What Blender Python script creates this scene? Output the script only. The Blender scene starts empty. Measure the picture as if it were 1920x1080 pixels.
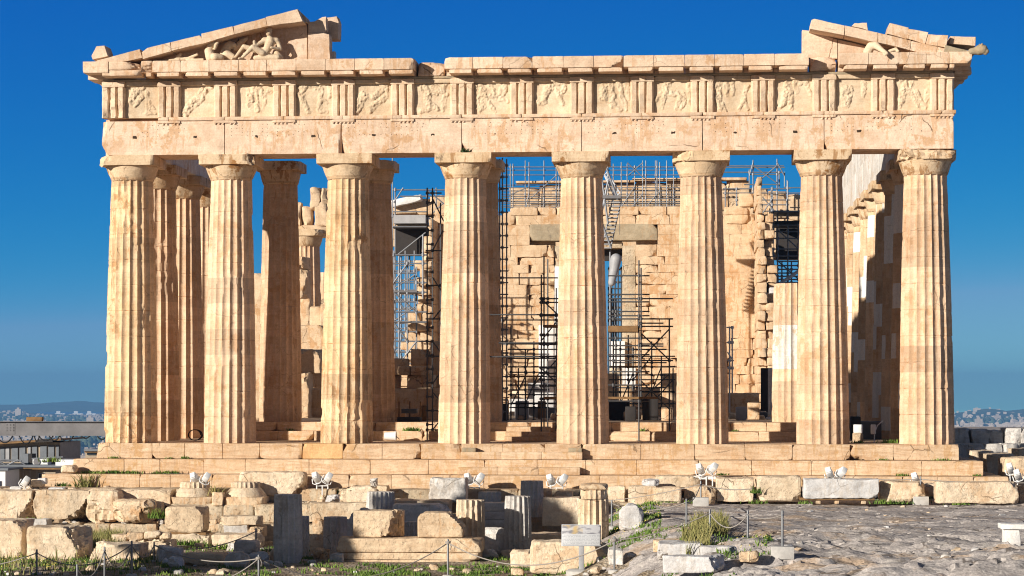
import bpy, math, random
import numpy as np
from mathutils import Vector, Matrix

scene = bpy.context.scene
PI = math.pi
rad = math.radians

# ------------------------------------------------------------------ camera
CAM = np.array([6.04, -81.58, 1.91]); YAW = 0.078; FPX = 4296.0; HV = 732.0
cam_data = bpy.data.cameras.new('camera')
cam = bpy.data.objects.new('camera', cam_data)
scene.collection.objects.link(cam)
cam.location = CAM
cam.rotation_euler = (rad(90), 0, YAW)
cam_data.sensor_width = 36
cam_data.lens = 36 * FPX / 1920
cam_data.shift_y = (HV - 540) / 1920
cam_data.clip_start = 0.5
cam_data.clip_end = 40000
scene.camera = cam

# ------------------------------------------------------------------ light
AZ, EL = rad(44), rad(15.5)          # sun stands left of and behind the camera
LD = Vector((math.sin(AZ) * math.cos(EL), math.cos(AZ) * math.cos(EL), -math.sin(EL)))
sl = bpy.data.lights.new('sun', 'SUN')
sl.energy = 5.0
sl.angle = rad(0.5)
sl.color = (1.0, 0.925, 0.82)
sun = bpy.data.objects.new('sun', sl)
sun.rotation_euler = LD.to_track_quat('-Z', 'Y').to_euler()
sun.location = (-60, -60, 60)
scene.collection.objects.link(sun)

world = bpy.data.worlds.new('World')
scene.world = world
world.use_nodes = True
wn = world.node_tree.nodes; wl = world.node_tree.links
bg = wn['Background']
sky = wn.new('ShaderNodeTexSky')
sky.sky_type = 'NISHITA'
sky.sun_disc = False
sky.sun_elevation = EL
sky.sun_rotation = PI + AZ
sky.altitude = 150
sky.air_density = 1.0
sky.dust_density = 0.15
sky.ozone_density = 4.0
tc = wn.new('ShaderNodeTexCoord')
mp = wn.new('ShaderNodeMapping')
mp.inputs['Scale'].default_value = (1, 1, 3.2)      # a clear, deep sky right down to the roofs
mp.inputs['Location'].default_value = (0, 0, .13)
hs = wn.new('ShaderNodeHueSaturation')
hs.inputs['Saturation'].default_value = 1.1; hs.inputs['Value'].default_value = 1.06
wl.new(tc.outputs['Generated'], mp.inputs['Vector'])
wl.new(mp.outputs['Vector'], sky.inputs['Vector'])
wl.new(sky.outputs['Color'], hs.inputs['Color'])
sepc = wn.new('ShaderNodeSeparateColor'); comc = wn.new('ShaderNodeCombineColor')
pw = wn.new('ShaderNodeMath'); pw.operation = 'POWER'; pw.inputs[1].default_value = 5.0       # polarised, deep blue
ml = wn.new('ShaderNodeMath'); ml.operation = 'MULTIPLY'; ml.inputs[1].default_value = .80
mn = wn.new('ShaderNodeMath'); mn.operation = 'MINIMUM'
mg = wn.new('ShaderNodeMath'); mg.operation = 'MULTIPLY'; mg.inputs[1].default_value = .46
mb = wn.new('ShaderNodeMath'); mb.operation = 'MULTIPLY'; mb.inputs[1].default_value = 3.5
pb = wn.new('ShaderNodeMath'); pb.operation = 'POWER'; pb.inputs[1].default_value = .25
pg = wn.new('ShaderNodeMath'); pg.operation = 'POWER'; pg.inputs[1].default_value = 1.0
wl.new(hs.outputs['Color'], sepc.inputs[0])
wl.new(sepc.outputs[0], pw.inputs[0]); wl.new(pw.outputs[0], ml.inputs[0]); wl.new(ml.outputs[0], mn.inputs[0]); wl.new(pg.outputs[0], mg.inputs[0]); wl.new(mg.outputs[0], mn.inputs[1]); wl.new(mn.outputs[0], comc.inputs[0])
gm = wn.new('ShaderNodeMath'); gm.operation = 'MULTIPLY'; gm.inputs[1].default_value = 1.15
wl.new(sepc.outputs[1], pg.inputs[0]); wl.new(pg.outputs[0], gm.inputs[0]); wl.new(gm.outputs[0], comc.inputs[1])
wl.new(sepc.outputs[2], pb.inputs[0]); wl.new(pb.outputs[0], mb.inputs[0]); wl.new(mb.outputs[0], comc.inputs[2])
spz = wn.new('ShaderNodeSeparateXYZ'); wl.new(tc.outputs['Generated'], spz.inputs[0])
mr = wn.new('ShaderNodeMapRange'); mr.interpolation_type = 'SMOOTHSTEP'                      # overhead sky made paler, out of view, to make shadows less blue
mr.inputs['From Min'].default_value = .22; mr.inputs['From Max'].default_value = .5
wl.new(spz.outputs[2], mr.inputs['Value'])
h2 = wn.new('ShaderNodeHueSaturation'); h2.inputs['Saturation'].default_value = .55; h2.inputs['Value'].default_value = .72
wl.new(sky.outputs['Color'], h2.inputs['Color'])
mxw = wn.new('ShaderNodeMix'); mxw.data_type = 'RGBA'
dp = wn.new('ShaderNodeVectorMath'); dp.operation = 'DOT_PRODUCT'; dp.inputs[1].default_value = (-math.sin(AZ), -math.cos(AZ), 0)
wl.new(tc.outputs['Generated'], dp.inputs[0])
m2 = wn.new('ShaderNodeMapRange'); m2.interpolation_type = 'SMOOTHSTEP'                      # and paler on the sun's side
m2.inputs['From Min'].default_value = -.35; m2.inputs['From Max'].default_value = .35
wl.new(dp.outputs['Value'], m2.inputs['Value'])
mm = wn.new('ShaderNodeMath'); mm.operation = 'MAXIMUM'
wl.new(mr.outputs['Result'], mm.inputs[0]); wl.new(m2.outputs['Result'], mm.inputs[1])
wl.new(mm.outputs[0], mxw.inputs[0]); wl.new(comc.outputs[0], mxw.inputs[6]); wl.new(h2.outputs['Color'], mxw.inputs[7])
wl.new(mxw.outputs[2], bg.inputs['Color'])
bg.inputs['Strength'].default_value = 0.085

vs = scene.view_settings
vs.view_transform = 'Standard'
vs.look = 'None'
vs.gamma = 1
vs.use_curve_mapping = False
vs.exposure = 0.47

scene.cycles.use_denoising = True
scene.cycles.filter_width = 1.1
scene.cycles.max_bounces = 8
scene.cycles.diffuse_bounces = 6
scene.cycles.glossy_bounces = 2
scene.cycles.transparent_max_bounces = 8
scene.cycles.volume_bounces = 0
scene.cycles.caustics_reflective = False
scene.cycles.caustics_refractive = False

# ------------------------------------------------------------------ picture -> place
_c, _s = math.cos(YAW), math.sin(YAW)
def ray(px, py):
    f = np.array([-_s, _c, 0.0]); r = np.array([_c, _s, 0.0])
    d = f + r * ((px - 960) / FPX)
    d[2] = (HV - py) / FPX
    return d
def at(px, py, Y):
    """the point of the plane y = Y seen at a pixel of the photograph"""
    d = ray(px, py)
    return CAM + d * ((Y - CAM[1]) / d[1])
def atx(px, Y): return at(px, HV, Y)[0]
def atz(px, py, Y): return at(px, py, Y)[2]

# ------------------------------------------------------------------ noise
_rs = np.random.RandomState(5)
_perm = np.concatenate([_rs.permutation(256)] * 3)
_grad = _rs.normal(size=(256, 3)); _grad /= np.linalg.norm(_grad, axis=1)[:, None]
def perlin(P):
    P = np.asarray(P, float)
    i = np.floor(P).astype(int); f = P - i; u = f * f * f * (f * (f * 6 - 15) + 10)
    i &= 255
    out = 0
    for dx in (0, 1):
        for dy in (0, 1):
            for dz in (0, 1):
                h = _perm[_perm[_perm[(i[:, 0] + dx) & 255] + ((i[:, 1] + dy) & 255)] + ((i[:, 2] + dz) & 255)]
                g = _grad[h]
                w = (u[:, 0] if dx else 1 - u[:, 0]) * (u[:, 1] if dy else 1 - u[:, 1]) * (u[:, 2] if dz else 1 - u[:, 2])
                out = out + w * (g * (f - np.array([dx, dy, dz]))).sum(1)
    return out * 1.6
def fbm(P, s=1.0, octv=4, seed=0.0, gain=.5):
    P = np.asarray(P, float) * s + seed * np.array([13.7, 7.1, 3.3])
    a, t, out = 1.0, 0.0, 0
    for _ in range(octv):
        out = out + a * perlin(P); t += a; a *= gain; P = P * 2.03 + 11.5
    return out / t
def sstep(a, b, x):
    t = np.clip((np.asarray(x, float) - a) / (b - a), 0, 1)
    return t * t * (3 - 2 * t)

# ------------------------------------------------------------------ mesh helpers
class MB:
    def __init__(self): self.V = []; self.F = []; self.n = 0
    def add(self, V, F):
        V = np.asarray(V, float)
        self.V.append(V); self.F += [tuple(int(i) + self.n for i in f) for f in F]; self.n += len(V)
        return self
    def get(self): return np.concatenate(self.V), self.F

ORI = {}
def tag(o, label=None, cat=None, group=None, kind=None):
    if label: o['label'] = label
    if cat: o['category'] = cat
    if group: o['group'] = group
    if kind: o['kind'] = kind
    return o
def empty(name, loc, label=None, cat=None, group=None):
    o = bpy.data.objects.new(name, None)
    scene.collection.objects.link(o)
    o.location = loc; o.empty_display_size = .3
    ORI[o] = np.array(loc, float)
    return tag(o, label, cat, group)
def mk(name, VF, mat, parent=None, smooth=35, origin=None):
    V, F = VF.get() if isinstance(VF, MB) else VF
    V = np.asarray(V, float)
    if origin is None:
        lo, hi = V.min(0), V.max(0)
        origin = np.array([(lo[0] + hi[0]) / 2, (lo[1] + hi[1]) / 2, lo[2]])
    me = bpy.data.meshes.new(name)
    me.from_pydata((V - origin).tolist(), [], F)
    if smooth:
        me.polygons.foreach_set('use_smooth', [True] * len(me.polygons))
        if smooth < 180: me.set_sharp_from_angle(angle=rad(smooth))
    me.materials.append(mat)
    o = bpy.data.objects.new(name, me)
    scene.collection.objects.link(o)
    if parent is not None:
        o.parent = parent
        o.location = origin - ORI[parent]
    else:
        o.location = origin
    ORI[o] = np.array(origin, float)
    return o

def _lat(h, r, seg):
    n = max(1, int(round(2 * (h - r) / seg)))
    return np.concatenate([[-h], np.linspace(-(h - r), h - r, n + 1), [h]])
def rblock(lo, hi, r=.03, amp=.01, ns=1.6, seg=.3, chips=(), seed=0.0, rot=0.0, tilt=(0, 0)):
    """a worn stone block: rounded edges, uneven faces, corners broken off along planes"""
    lo = np.asarray(lo, float); hi = np.asarray(hi, float)
    h = np.abs(hi - lo) / 2; c = (lo + hi) / 2
    r = min(r, h.min() * .7)
    L = [_lat(h[k], r, seg) for k in range(3)]
    n = [len(a) for a in L]
    I = -np.ones(n, int)
    m = np.zeros(n, bool)
    m[0] = m[-1] = True; m[:, 0] = m[:, -1] = True; m[:, :, 0] = m[:, :, -1] = True
    I[m] = np.arange(m.sum())
    g = np.stack(np.meshgrid(*L, indexing='ij'), -1)[m]
    F = []
    def quads(A, flip):
        a, b, cc, d = A[:-1, :-1], A[:-1, 1:], A[1:, 1:], A[1:, :-1]
        q = np.stack([a, b, cc, d], -1).reshape(-1, 4)
        if flip: q = q[:, ::-1]
        F.extend(map(tuple, q.tolist()))
    quads(I[0].T[:, :].T, False)          # -x : rows y, cols z -> edge z then y
    quads(I[-1], True)
    quads(I[:, 0], True); quads(I[:, -1], False)
    quads(I[:, :, 0], False); quads(I[:, :, -1], True)
    inner = np.clip(g, -(h - r), h - r)
    d = g - inner
    ln = np.linalg.norm(d, axis=1)[:, None]; ln[ln == 0] = 1
    P = inner + d / ln * np.minimum(ln, r)
    for (cn, dep) in chips:
        cn = np.asarray(cn, float); cn = cn / np.linalg.norm(cn)
        sup = (np.abs(cn) * h).sum()
        e = P @ cn - (sup - dep)
        e = e + .55 * dep * fbm(P + c, 4.0 / max(.3, h.max()), 4, seed + 9, .6)
        P = P - np.outer(np.clip(e, 0, None), cn)
    if amp:
        Q = P + c
        nv = np.stack([fbm(Q, ns, 5, seed + k * 5.3, .6) for k in range(3)], 1)
        P = P + nv * amp * 2
    if rot or tilt[0] or tilt[1]:
        M = np.array((Matrix.Rotation(rot, 3, 'Z') @ Matrix.Rotation(tilt[0], 3, 'X') @ Matrix.Rotation(tilt[1], 3, 'Y')))
        P = P @ M.T
    return P + c, F
RN = random.Random(11)
def rchips(n, dep=.08, front=True):
    out = []
    for _ in range(n):
        v = [RN.choice((-1, 1)) * RN.uniform(.2, 1), -RN.uniform(.3, 1) if front else RN.choice((-1, 1)) * RN.uniform(.2, 1), RN.choice((-1, 1, 1)) * RN.uniform(.2, 1)]
        out.append((v, RN.uniform(.3, 1) * dep))
    return out

def box(lo, hi):
    x0, y0, z0 = lo; x1, y1, z1 = hi
    V = [(x0, y0, z0), (x1, y0, z0), (x1, y1, z0), (x0, y1, z0), (x0, y0, z1), (x1, y0, z1), (x1, y1, z1), (x0, y1, z1)]
    return V, [(0, 3, 2, 1), (4, 5, 6, 7), (0, 1, 5, 4), (1, 2, 6, 5), (2, 3, 7, 6), (3, 0, 4, 7)]

def tube(pts, r, n=6, cap=True):
    pts = [np.asarray(p, float) for p in pts]
    V, F = [], []
    up = np.array([.13, .21, .97])
    for i, p in enumerate(pts):
        t = pts[min(i + 1, len(pts) - 1)] - pts[max(i - 1, 0)]
        t = t / (np.linalg.norm(t) + 1e-9)
        a = np.cross(t, up)
        if np.linalg.norm(a) < .1: a = np.cross(t, [1, 0, 0])
        a = a / np.linalg.norm(a); b = np.cross(t, a)
        rr = r[i] if hasattr(r, '__len__') else r
        for k in range(n):
            th = 2 * PI * k / n
            V.append(p + rr * (math.cos(th) * a + math.sin(th) * b))
    for i in range(len(pts) - 1):
        for k in range(n):
            k2 = (k + 1) % n
            F.append((i * n + k, (i + 1) * n + k, (i + 1) * n + k2, i * n + k2))
    if cap:
        F.append(tuple(range(n))); F.append(tuple((len(pts) - 1) * n + k for k in range(n - 1, -1, -1)))
    return np.array(V), F

def lathe(prof, c=(0, 0), n=32):
    """prof: list of (r, z) from bottom to top"""
    V, F = [], []
    for (r, z) in prof:
        for k in range(n):
            th = 2 * PI * k / n
            V.append((c[0] + r * math.cos(th), c[1] + r * math.sin(th), z))
    for i in range(len(prof) - 1):
        for k in range(n):
            k2 = (k + 1) % n
            F.append((i * n + k, i * n + k2, (i + 1) * n + k2, (i + 1) * n + k))
    F.append(tuple(range(n - 1, -1, -1))); F.append(tuple((len(prof) - 1) * n + k for k in range(n)))
    return np.array(V, float), F

def capsule(p, q, r0, r1, n=12, m=5):
    p = np.asarray(p, float); q = np.asarray(q, float)
    t = q - p; L = np.linalg.norm(t); t = t / (L + 1e-9)
    prof = []
    for i in range(m + 1):
        a = -PI / 2 + PI / 2 * i / m
        prof.append((p + t * (r0 * math.sin(a)), r0 * math.cos(a)))
    for i in range(m + 1):
        a = PI / 2 * i / m
        prof.append((q + t * (r1 * math.sin(a)), r1 * math.cos(a)))
    return tube([a for a, _ in prof], [max(b, 1e-3) for _, b in prof], n)

def prism(poly, y0, y1, r=0):
    """poly: list of (x, z) anticlockwise seen from the front (-y), extruded from y0 (front) to y1"""
    n = len(poly)
    V = [(x, y0, z) for x, z in poly] + [(x, y1, z) for x, z in poly]
    F = [tuple(range(n)), tuple(range(2 * n - 1, n - 1, -1))]
    for i in range(n):
        j = (i + 1) % n
        F.append((i, i + n, j + n, j))
    return np.array(V, float), F
def prism_d(poly, y0, y1, amp=.012, ns=1.6, seed=0., seg=.18, edge=.03):
    """as prism() but finely divided and worn: a stone cut to an outline, uneven and with softened edges"""
    P = np.array(poly, float)
    out = []
    for i in range(len(P)):
        a, b = P[i], P[(i + 1) % len(P)]
        k = max(1, int(round(np.linalg.norm(b - a) / seg)))
        for j in range(k): out.append(a + (b - a) * j / k)
    O = np.array(out)
    cen = O.mean(0)
    n = len(O)
    ys = [y0, y0 + edge] + list(np.linspace(y0 + edge, y1 - edge, max(2, int((y1 - y0) / .3)))[1:-1]) + [y1 - edge, y1]
    V, F = [], []
    dirs = O - cen; dl = np.linalg.norm(dirs, axis=1)[:, None]; dirs = dirs / (dl + 1e-9)
    for i, y in enumerate(ys):
        ins = edge * .7 if i in (0, len(ys) - 1) else 0
        Q = O - dirs * ins
        V += [(q[0], y, q[1]) for q in Q]
    for i in range(len(ys) - 1):
        for k in range(n):
            k2 = (k + 1) % n
            F.append((i * n + k, (i + 1) * n + k, (i + 1) * n + k2, i * n + k2))
    F.append(tuple(range(n)))
    F.append(tuple((len(ys) - 1) * n + k for k in range(n - 1, -1, -1)))
    V = np.array(V)
    nv = np.stack([fbm(V, ns, 4, seed + k * 5.3) for k in range(3)], 1)
    return V + nv * amp * 2, F
# ------------------------------------------------------------------ materials
class NT:
    def __init__(self, name):
        self.m = bpy.data.materials.new(name); self.m.use_nodes = True
        self.t = self.m.node_tree; self.b = self.t.nodes['Principled BSDF']
        self.b.inputs['Specular IOR Level'].default_value = .25
    def n(self, typ, **kw):
        nd = self.t.nodes.new('ShaderNode' + typ)
        for k, v in kw.items(): setattr(nd, k, v)
        return nd
    def l(self, a, b): self.t.links.new(a, b); return a
    def val(self, node, sock, v):
        if hasattr(v, 'is_output') or isinstance(v, bpy.types.NodeSocket): self.l(v, node.inputs[sock])
        else: node.inputs[sock].default_value = v
    def math(self, op, a, b=0.0, c=None, clamp=False):
        nd = self.n('Math', operation=op, use_clamp=clamp)
        self.val(nd, 0, a); self.val(nd, 1, b)
        if c is not None: self.val(nd, 2, c)
        return nd.outputs[0]
    def noise(self, vec, scale, detail=6, rough=.55, dist=0.):
        nd = self.n('TexNoise')
        self.l(vec, nd.inputs['Vector'])
        nd.inputs['Scale'].default_value = scale; nd.inputs['Detail'].default_value = detail
        nd.inputs['Roughness'].default_value = rough; nd.inputs['Distortion'].default_value = dist
        return nd.outputs['Fac']
    def map(self, vec, scale, loc=(0, 0, 0)):
        nd = self.n('Mapping'); self.l(vec, nd.inputs['Vector'])
        nd.inputs['Scale'].default_value = scale; nd.inputs['Location'].default_value = loc
        return nd.outputs['Vector']
    def ramp(self, f, a, b, lo=0., hi=1.):
        nd = self.n('MapRange', clamp=True); nd.interpolation_type = 'SMOOTHSTEP'
        self.val(nd, 'Value', f)
        for k, v in (('From Min', a), ('From Max', b), ('To Min', lo), ('To Max', hi)): nd.inputs[k].default_value = v
        return nd.outputs['Result']
    def mix(self, f, a, b, mode='MIX'):
        nd = self.n('Mix', data_type='RGBA', blend_type=mode)
        self.val(nd, 0, f)
        for k, v in ((6, a), (7, b)):
            if isinstance(v, bpy.types.NodeSocket): self.l(v, nd.inputs[k])
            else: nd.inputs[k].default_value = (*v, 1) if len(v) == 3 else v
        return nd.outputs[2]
    def scale(self, col, f):
        nd = self.n('VectorMath', operation='SCALE')
        self.l(col, nd.inputs[0]); self.val(nd, 'Scale', f)
        return nd.outputs[0]
    def bump(self, h, strength, dist, normal=None):
        nd = self.n('Bump'); nd.inputs['Strength'].default_value = strength; nd.inputs['Distance'].default_value = dist
        self.l(h, nd.inputs['Height'])
        if normal is not None: self.l(normal, nd.inputs['Normal'])
        return nd.outputs['Normal']
    def done(self, col, rough=.85, normal=None):
        if isinstance(col, bpy.types.NodeSocket): self.l(col, self.b.inputs['Base Color'])
        else: self.b.inputs['Base Color'].default_value = (*col, 1)
        self.val(self.b, 'Roughness', rough)
        if normal is not None: self.l(normal, self.b.inputs['Normal'])
        return self.m

def stone(name, c1, c2, stain=(.46, .22, .07), stain_amt=.6, soot=.3, crack=.6, bump=.5, tint=.10, drum=0., white=0., vein=.25, pit=0., cs=.8):
    t = NT(name)
    pos = t.n('NewGeometry').outputs['Position']
    rnd = t.n('ObjectInfo').outputs['Random']
    col = t.mix(t.ramp(t.noise(pos, .55, 8, .6), .36, .64), c1, c2)
    col = t.mix(t.ramp(t.noise(t.map(pos, (1, 1, 1), (31, 5, 9)), 2.3, 6, .6), .40, .68, 0, .55), col, tuple(min(1, a * 1.16 + .03) for a in c2))
    # flowing grain of the marble
    v = t.ramp(t.noise(t.map(pos, (.55, .55, 4.5)), 1.6, 7, .62, 1.2), .40, .72)
    col = t.mix(t.math('MULTIPLY', v, vein), col, tuple(a * b for a, b in zip(c1, (.72, .58, .45))))
    # iron-brown patina running down
    s1 = t.ramp(t.noise(t.map(pos, (5, 5, .8), (3, 7, 1)), 1.1, 9, .68), .52, .59)
    s2 = t.ramp(t.noise(t.map(pos, (1, 1, 1), (11, 2, 5)), 1.5, 10, .7), .54, .60)
    s3 = t.ramp(t.noise(pos, .33, 3, .5), .38, .54)
    st = t.math('MULTIPLY', t.math('MULTIPLY', t.math('MAXIMUM', t.math('MULTIPLY', s1, .8), s2), s3), stain_amt)
    col = t.mix(st, col, stain)
    if drum:
        z = t.math('ADD', t.n('SeparateXYZ').outputs[2], 0)
        sep = [n for n in t.t.nodes if n.bl_idname == 'ShaderNodeSeparateXYZ'][-1]
        t.l(pos, sep.inputs[0])
        cell = t.math('FLOOR', t.math('ADD', t.math('DIVIDE', z, drum), t.math('MULTIPLY', rnd, 3.0)))
        wn_ = t.n('TexWhiteNoise', noise_dimensions='2D')
        cmb = t.n('CombineXYZ'); t.l(cell, cmb.inputs[0]); t.l(t.math('MULTIPLY', rnd, 91.0), cmb.inputs[1])
        t.l(cmb.outputs[0], wn_.inputs['Vector'])
        w = wn_.outputs['Value']
        col = t.scale(col, t.ramp(w, 0, 1, .82, 1.10))
        if white:
            cz = t.n('CombineXYZ'); t.l(t.math('MULTIPLY', cell, 5.3), cz.inputs[2])
            va = t.n('VectorMath', operation='MULTIPLY_ADD'); t.l(pos, va.inputs[0]); va.inputs[1].default_value = (1, 1, 0); t.l(cz.outputs[0], va.inputs[2])
            side = t.ramp(t.noise(va.outputs[0], .9, 0), .42, .43)
            wm = t.math('MULTIPLY', t.math('LESS_THAN', t.math('FRACT', t.math('MULTIPLY', w, 17.3)), white), side)
            col = t.mix(wm, col, (.74, .72, .68))
    if soot:
        so = t.ramp(t.noise(t.map(pos, (1.6, 1.6, .7), (9, 1, 4)), 1.2, 9, .7), .57, .70)
        col = t.mix(t.math('MULTIPLY', so, soot), col, (.085, .065, .05))
    # cracks
    wob = t.n('TexNoise'); wob.inputs['Scale'].default_value = 1.4; wob.inputs['Detail'].default_value = 5; t.l(pos, wob.inputs['Vector'])
    wv = t.n('VectorMath', operation='MULTIPLY_ADD'); t.l(wob.outputs['Color'], wv.inputs[0]); wv.inputs[1].default_value = (.45, .45, .45); t.l(pos, wv.inputs[2])
    vo = t.n('TexVoronoi', feature='DISTANCE_TO_EDGE'); vo.inputs['Scale'].default_value = cs; t.l(wv.outputs[0], vo.inputs['Vector'])
    cr = t.ramp(vo.outputs['Distance'], 0.003, .012, 1, 0)
    cm = t.ramp(t.noise(t.map(pos, (1, 1, 1), (2, 8, 3)), .8, 2), .54, .62)
    cr = t.math('MULTIPLY', t.math('MULTIPLY', cr, cm), crack)
    col = t.mix(cr, col, (.14, .085, .045))
    g = t.noise(pos, 17, 5, .7)
    col = t.scale(col, t.ramp(g, .25, .75, .86, 1.10))
    col = t.scale(col, t.ramp(rnd, 0, 1, 1 - tint, 1 + tint * .7))
    h = t.math('ADD', t.math('MULTIPLY', t.noise(pos, 5.5, 9, .62), 1.0), t.math('MULTIPLY', cr, -1.2))
    if pit:
        h = t.math('ADD', h, t.math('MULTIPLY', t.ramp(t.noise(t.map(pos, (1, 1, 1), (7, 4, 2)), 7.5, 6, .7), .34, .46), pit))
    return t.done(col, .86, t.bump(h, bump, .05))

def plain(name, col, rough=.6, metal=0., var=.12, sc=3.0, bump=.1):
    t = NT(name)
    pos = t.n('NewGeometry').outputs['Position']
    t.b.inputs['Metallic'].default_value = metal
    f = t.noise(pos, sc, 6, .65)
    c = t.mix(t.ramp(f, .3, .7), tuple(a * (1 - var) for a in col), tuple(min(1, a * (1 + var)) for a in col))
    return t.done(c, rough, t.bump(t.noise(pos, sc * 6, 4), bump, .01))

C1, C2 = (.595, .425, .295), (.69, .525, .39)
M = {}
M['marble'] = stone('marble', C1, C2, stain=(.46, .24, .09), stain_amt=.6, soot=.25, crack=.8, cs=.55)
M['column'] = stone('column_marble', (.60, .405, .255), (.685, .495, .335), drum=.93, stain_amt=.4, soot=.30, crack=.35, vein=.22, tint=.05)
M['stained'] = stone('streaked_column_marble', (.60, .40, .22), (.69, .50, .31), stain=(.38, .19, .07), drum=.93, stain_amt=.7, soot=.25, crack=.35, vein=.22, tint=.03)
M['new_column'] = stone('patched_column_marble', (.56, .39, .235), (.66, .48, .31), drum=.93, white=.42, stain_amt=.4, soot=.05, crack=.25)
M['inner'] = stone('inner_marble', (.60, .56, .50), (.70, .67, .62), stain=(.55, .40, .27), stain_amt=.9, soot=.0, crack=.3, tint=.05)
M['frieze'] = stone('frieze_marble', (.61, .45, .305), (.69, .535, .38), stain_amt=.25, soot=.10, crack=.3)
M['cornice'] = stone('cornice_marble', (.59, .42, .285), (.685, .52, .375), stain_amt=.55, soot=.15, crack=.3, tint=.1)
M['step'] = stone('step_marble', (.58, .405, .25), (.67, .50, .335), stain=(.50, .29, .12), stain_amt=.7, soot=.15, crack=.6, vein=.65, tint=.10, cs=.6)
M['wall'] = stone('wall_marble', (.55, .39, .24), (.655, .49, .325), stain_amt=.6, soot=.4, crack=.8, tint=.05, cs=1.1)
M['capital'] = stone('weathered_capital', (.56, .40, .24), (.66, .50, .33), stain=(.33, .165, .06), stain_amt=1.0, soot=.9, crack=.4, tint=.06)
M['ochre'] = stone('ochre_stained_marble', (.55, .33, .15), (.63, .41, .20), stain_amt=.3, soot=.1, crack=.2)
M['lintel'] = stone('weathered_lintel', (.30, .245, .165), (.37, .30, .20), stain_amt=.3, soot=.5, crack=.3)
M['white'] = stone('new_white_marble', (.70, .68, .645), (.78, .765, .74), stain=(.6, .52, .42), stain_amt=.2, soot=0, crack=.1, tint=.05)
M['warm'] = stone('weathered_limestone', (.56, .41, .265), (.66, .515, .35), stain_amt=.55, soot=.15, crack=.6, bump=.9, pit=.3, tint=.1)
M['sun_worn'] = stone('pale_weathered_marble', (.60, .47, .32), (.69, .57, .42), stain_amt=.3, soot=.12, crack=.5, bump=.9, pit=.25, tint=.1)
M['grey'] = stone('grey_marble', (.54, .51, .475), (.64, .61, .565), stain=(.33, .25, .17), stain_amt=.5, soot=.25, crack=.4, bump=.9, pit=.25, tint=.1)
M['bluish'] = stone('grey_white_marble', (.52, .51, .50), (.64, .63, .62), stain=(.45, .38, .3), stain_amt=.4, soot=.15, crack=.3, bump=.6, tint=.06)
M['found'] = stone('foundation_limestone_and_shade', (.40, .32, .22), (.50, .41, .29), stain_amt=.4, soot=.55, crack=.6, bump=.9, pit=.4)
M['sculpt'] = stone('sculpted_marble', (.58, .445, .295), (.67, .535, .375), stain_amt=.2, soot=.12, crack=.1, bump=.4)
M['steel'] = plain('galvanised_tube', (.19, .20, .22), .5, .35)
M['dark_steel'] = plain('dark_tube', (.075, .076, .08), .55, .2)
M['pale_steel'] = plain('pale_painted_steel', (.55, .57, .60), .5, .1)
M['beam'] = plain('grey_painted_beam', (.155, .15, .155), .55, 0, .16, 1.2)
M['post'] = plain('stainless_post', (.20, .205, .21), .5, .55)
M['rope'] = plain('worn_rope', (.30, .27, .24), .9)
M['cable'] = plain('black_cable', (.012, .013, .016), .6)
M['white_paint'] = plain('white_painted_metal', (.74, .74, .73), .45, 0, .05)
M['dark'] = plain('dark_boards_and_shade', (.035, .03, .028), .8)
M['mid_grey'] = plain('mid_grey_paint', (.33, .33, .34), .5, 0, .1)
M['timber'] = plain('brown_timber', (.20, .115, .05), .8, 0, .3)
M['glass'] = plain('dim_glass', (.04, .05, .06), .1, 0, .1)
M['panel'] = plain('beige_cabin_panel', (.36, .29, .21), .6)
M['sheet'] = plain('white_sheet_metal', (.66, .67, .66), .5, 0, .08)
M['blue_sheet'] = plain('blue_grey_roof_sheet', (.15, .165, .185), .5)
M['concrete'] = plain('pale_concrete', (.46, .44, .41), .8, 0, .12, 8)
M['hole'] = plain('hole_shade_paint', (.05, .032, .02), .95)  # dark brown painted for the shade inside the holes
M['bark'] = plain('brown_bark', (.09, .06, .04), .9)

def leaf(name, a, b, tr=.25):
    t = NT(name)
    rnd = t.noise(t.n('NewGeometry').outputs['Position'], 2.2, 4)
    c = t.mix(t.ramp(rnd, .35, .65), a, b)
    return t.done(c, .65)
M['grass'] = leaf('green_grass', (.07, .14, .02), (.17, .25, .045))
M['dry'] = leaf('dry_grass', (.15, .16, .045), (.33, .29, .11))
M['leaf'] = leaf('dark_foliage', (.03, .06, .016), (.06, .10, .03))
M['flower'] = plain('yellow_flower', (.62, .52, .12), .7)

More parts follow.
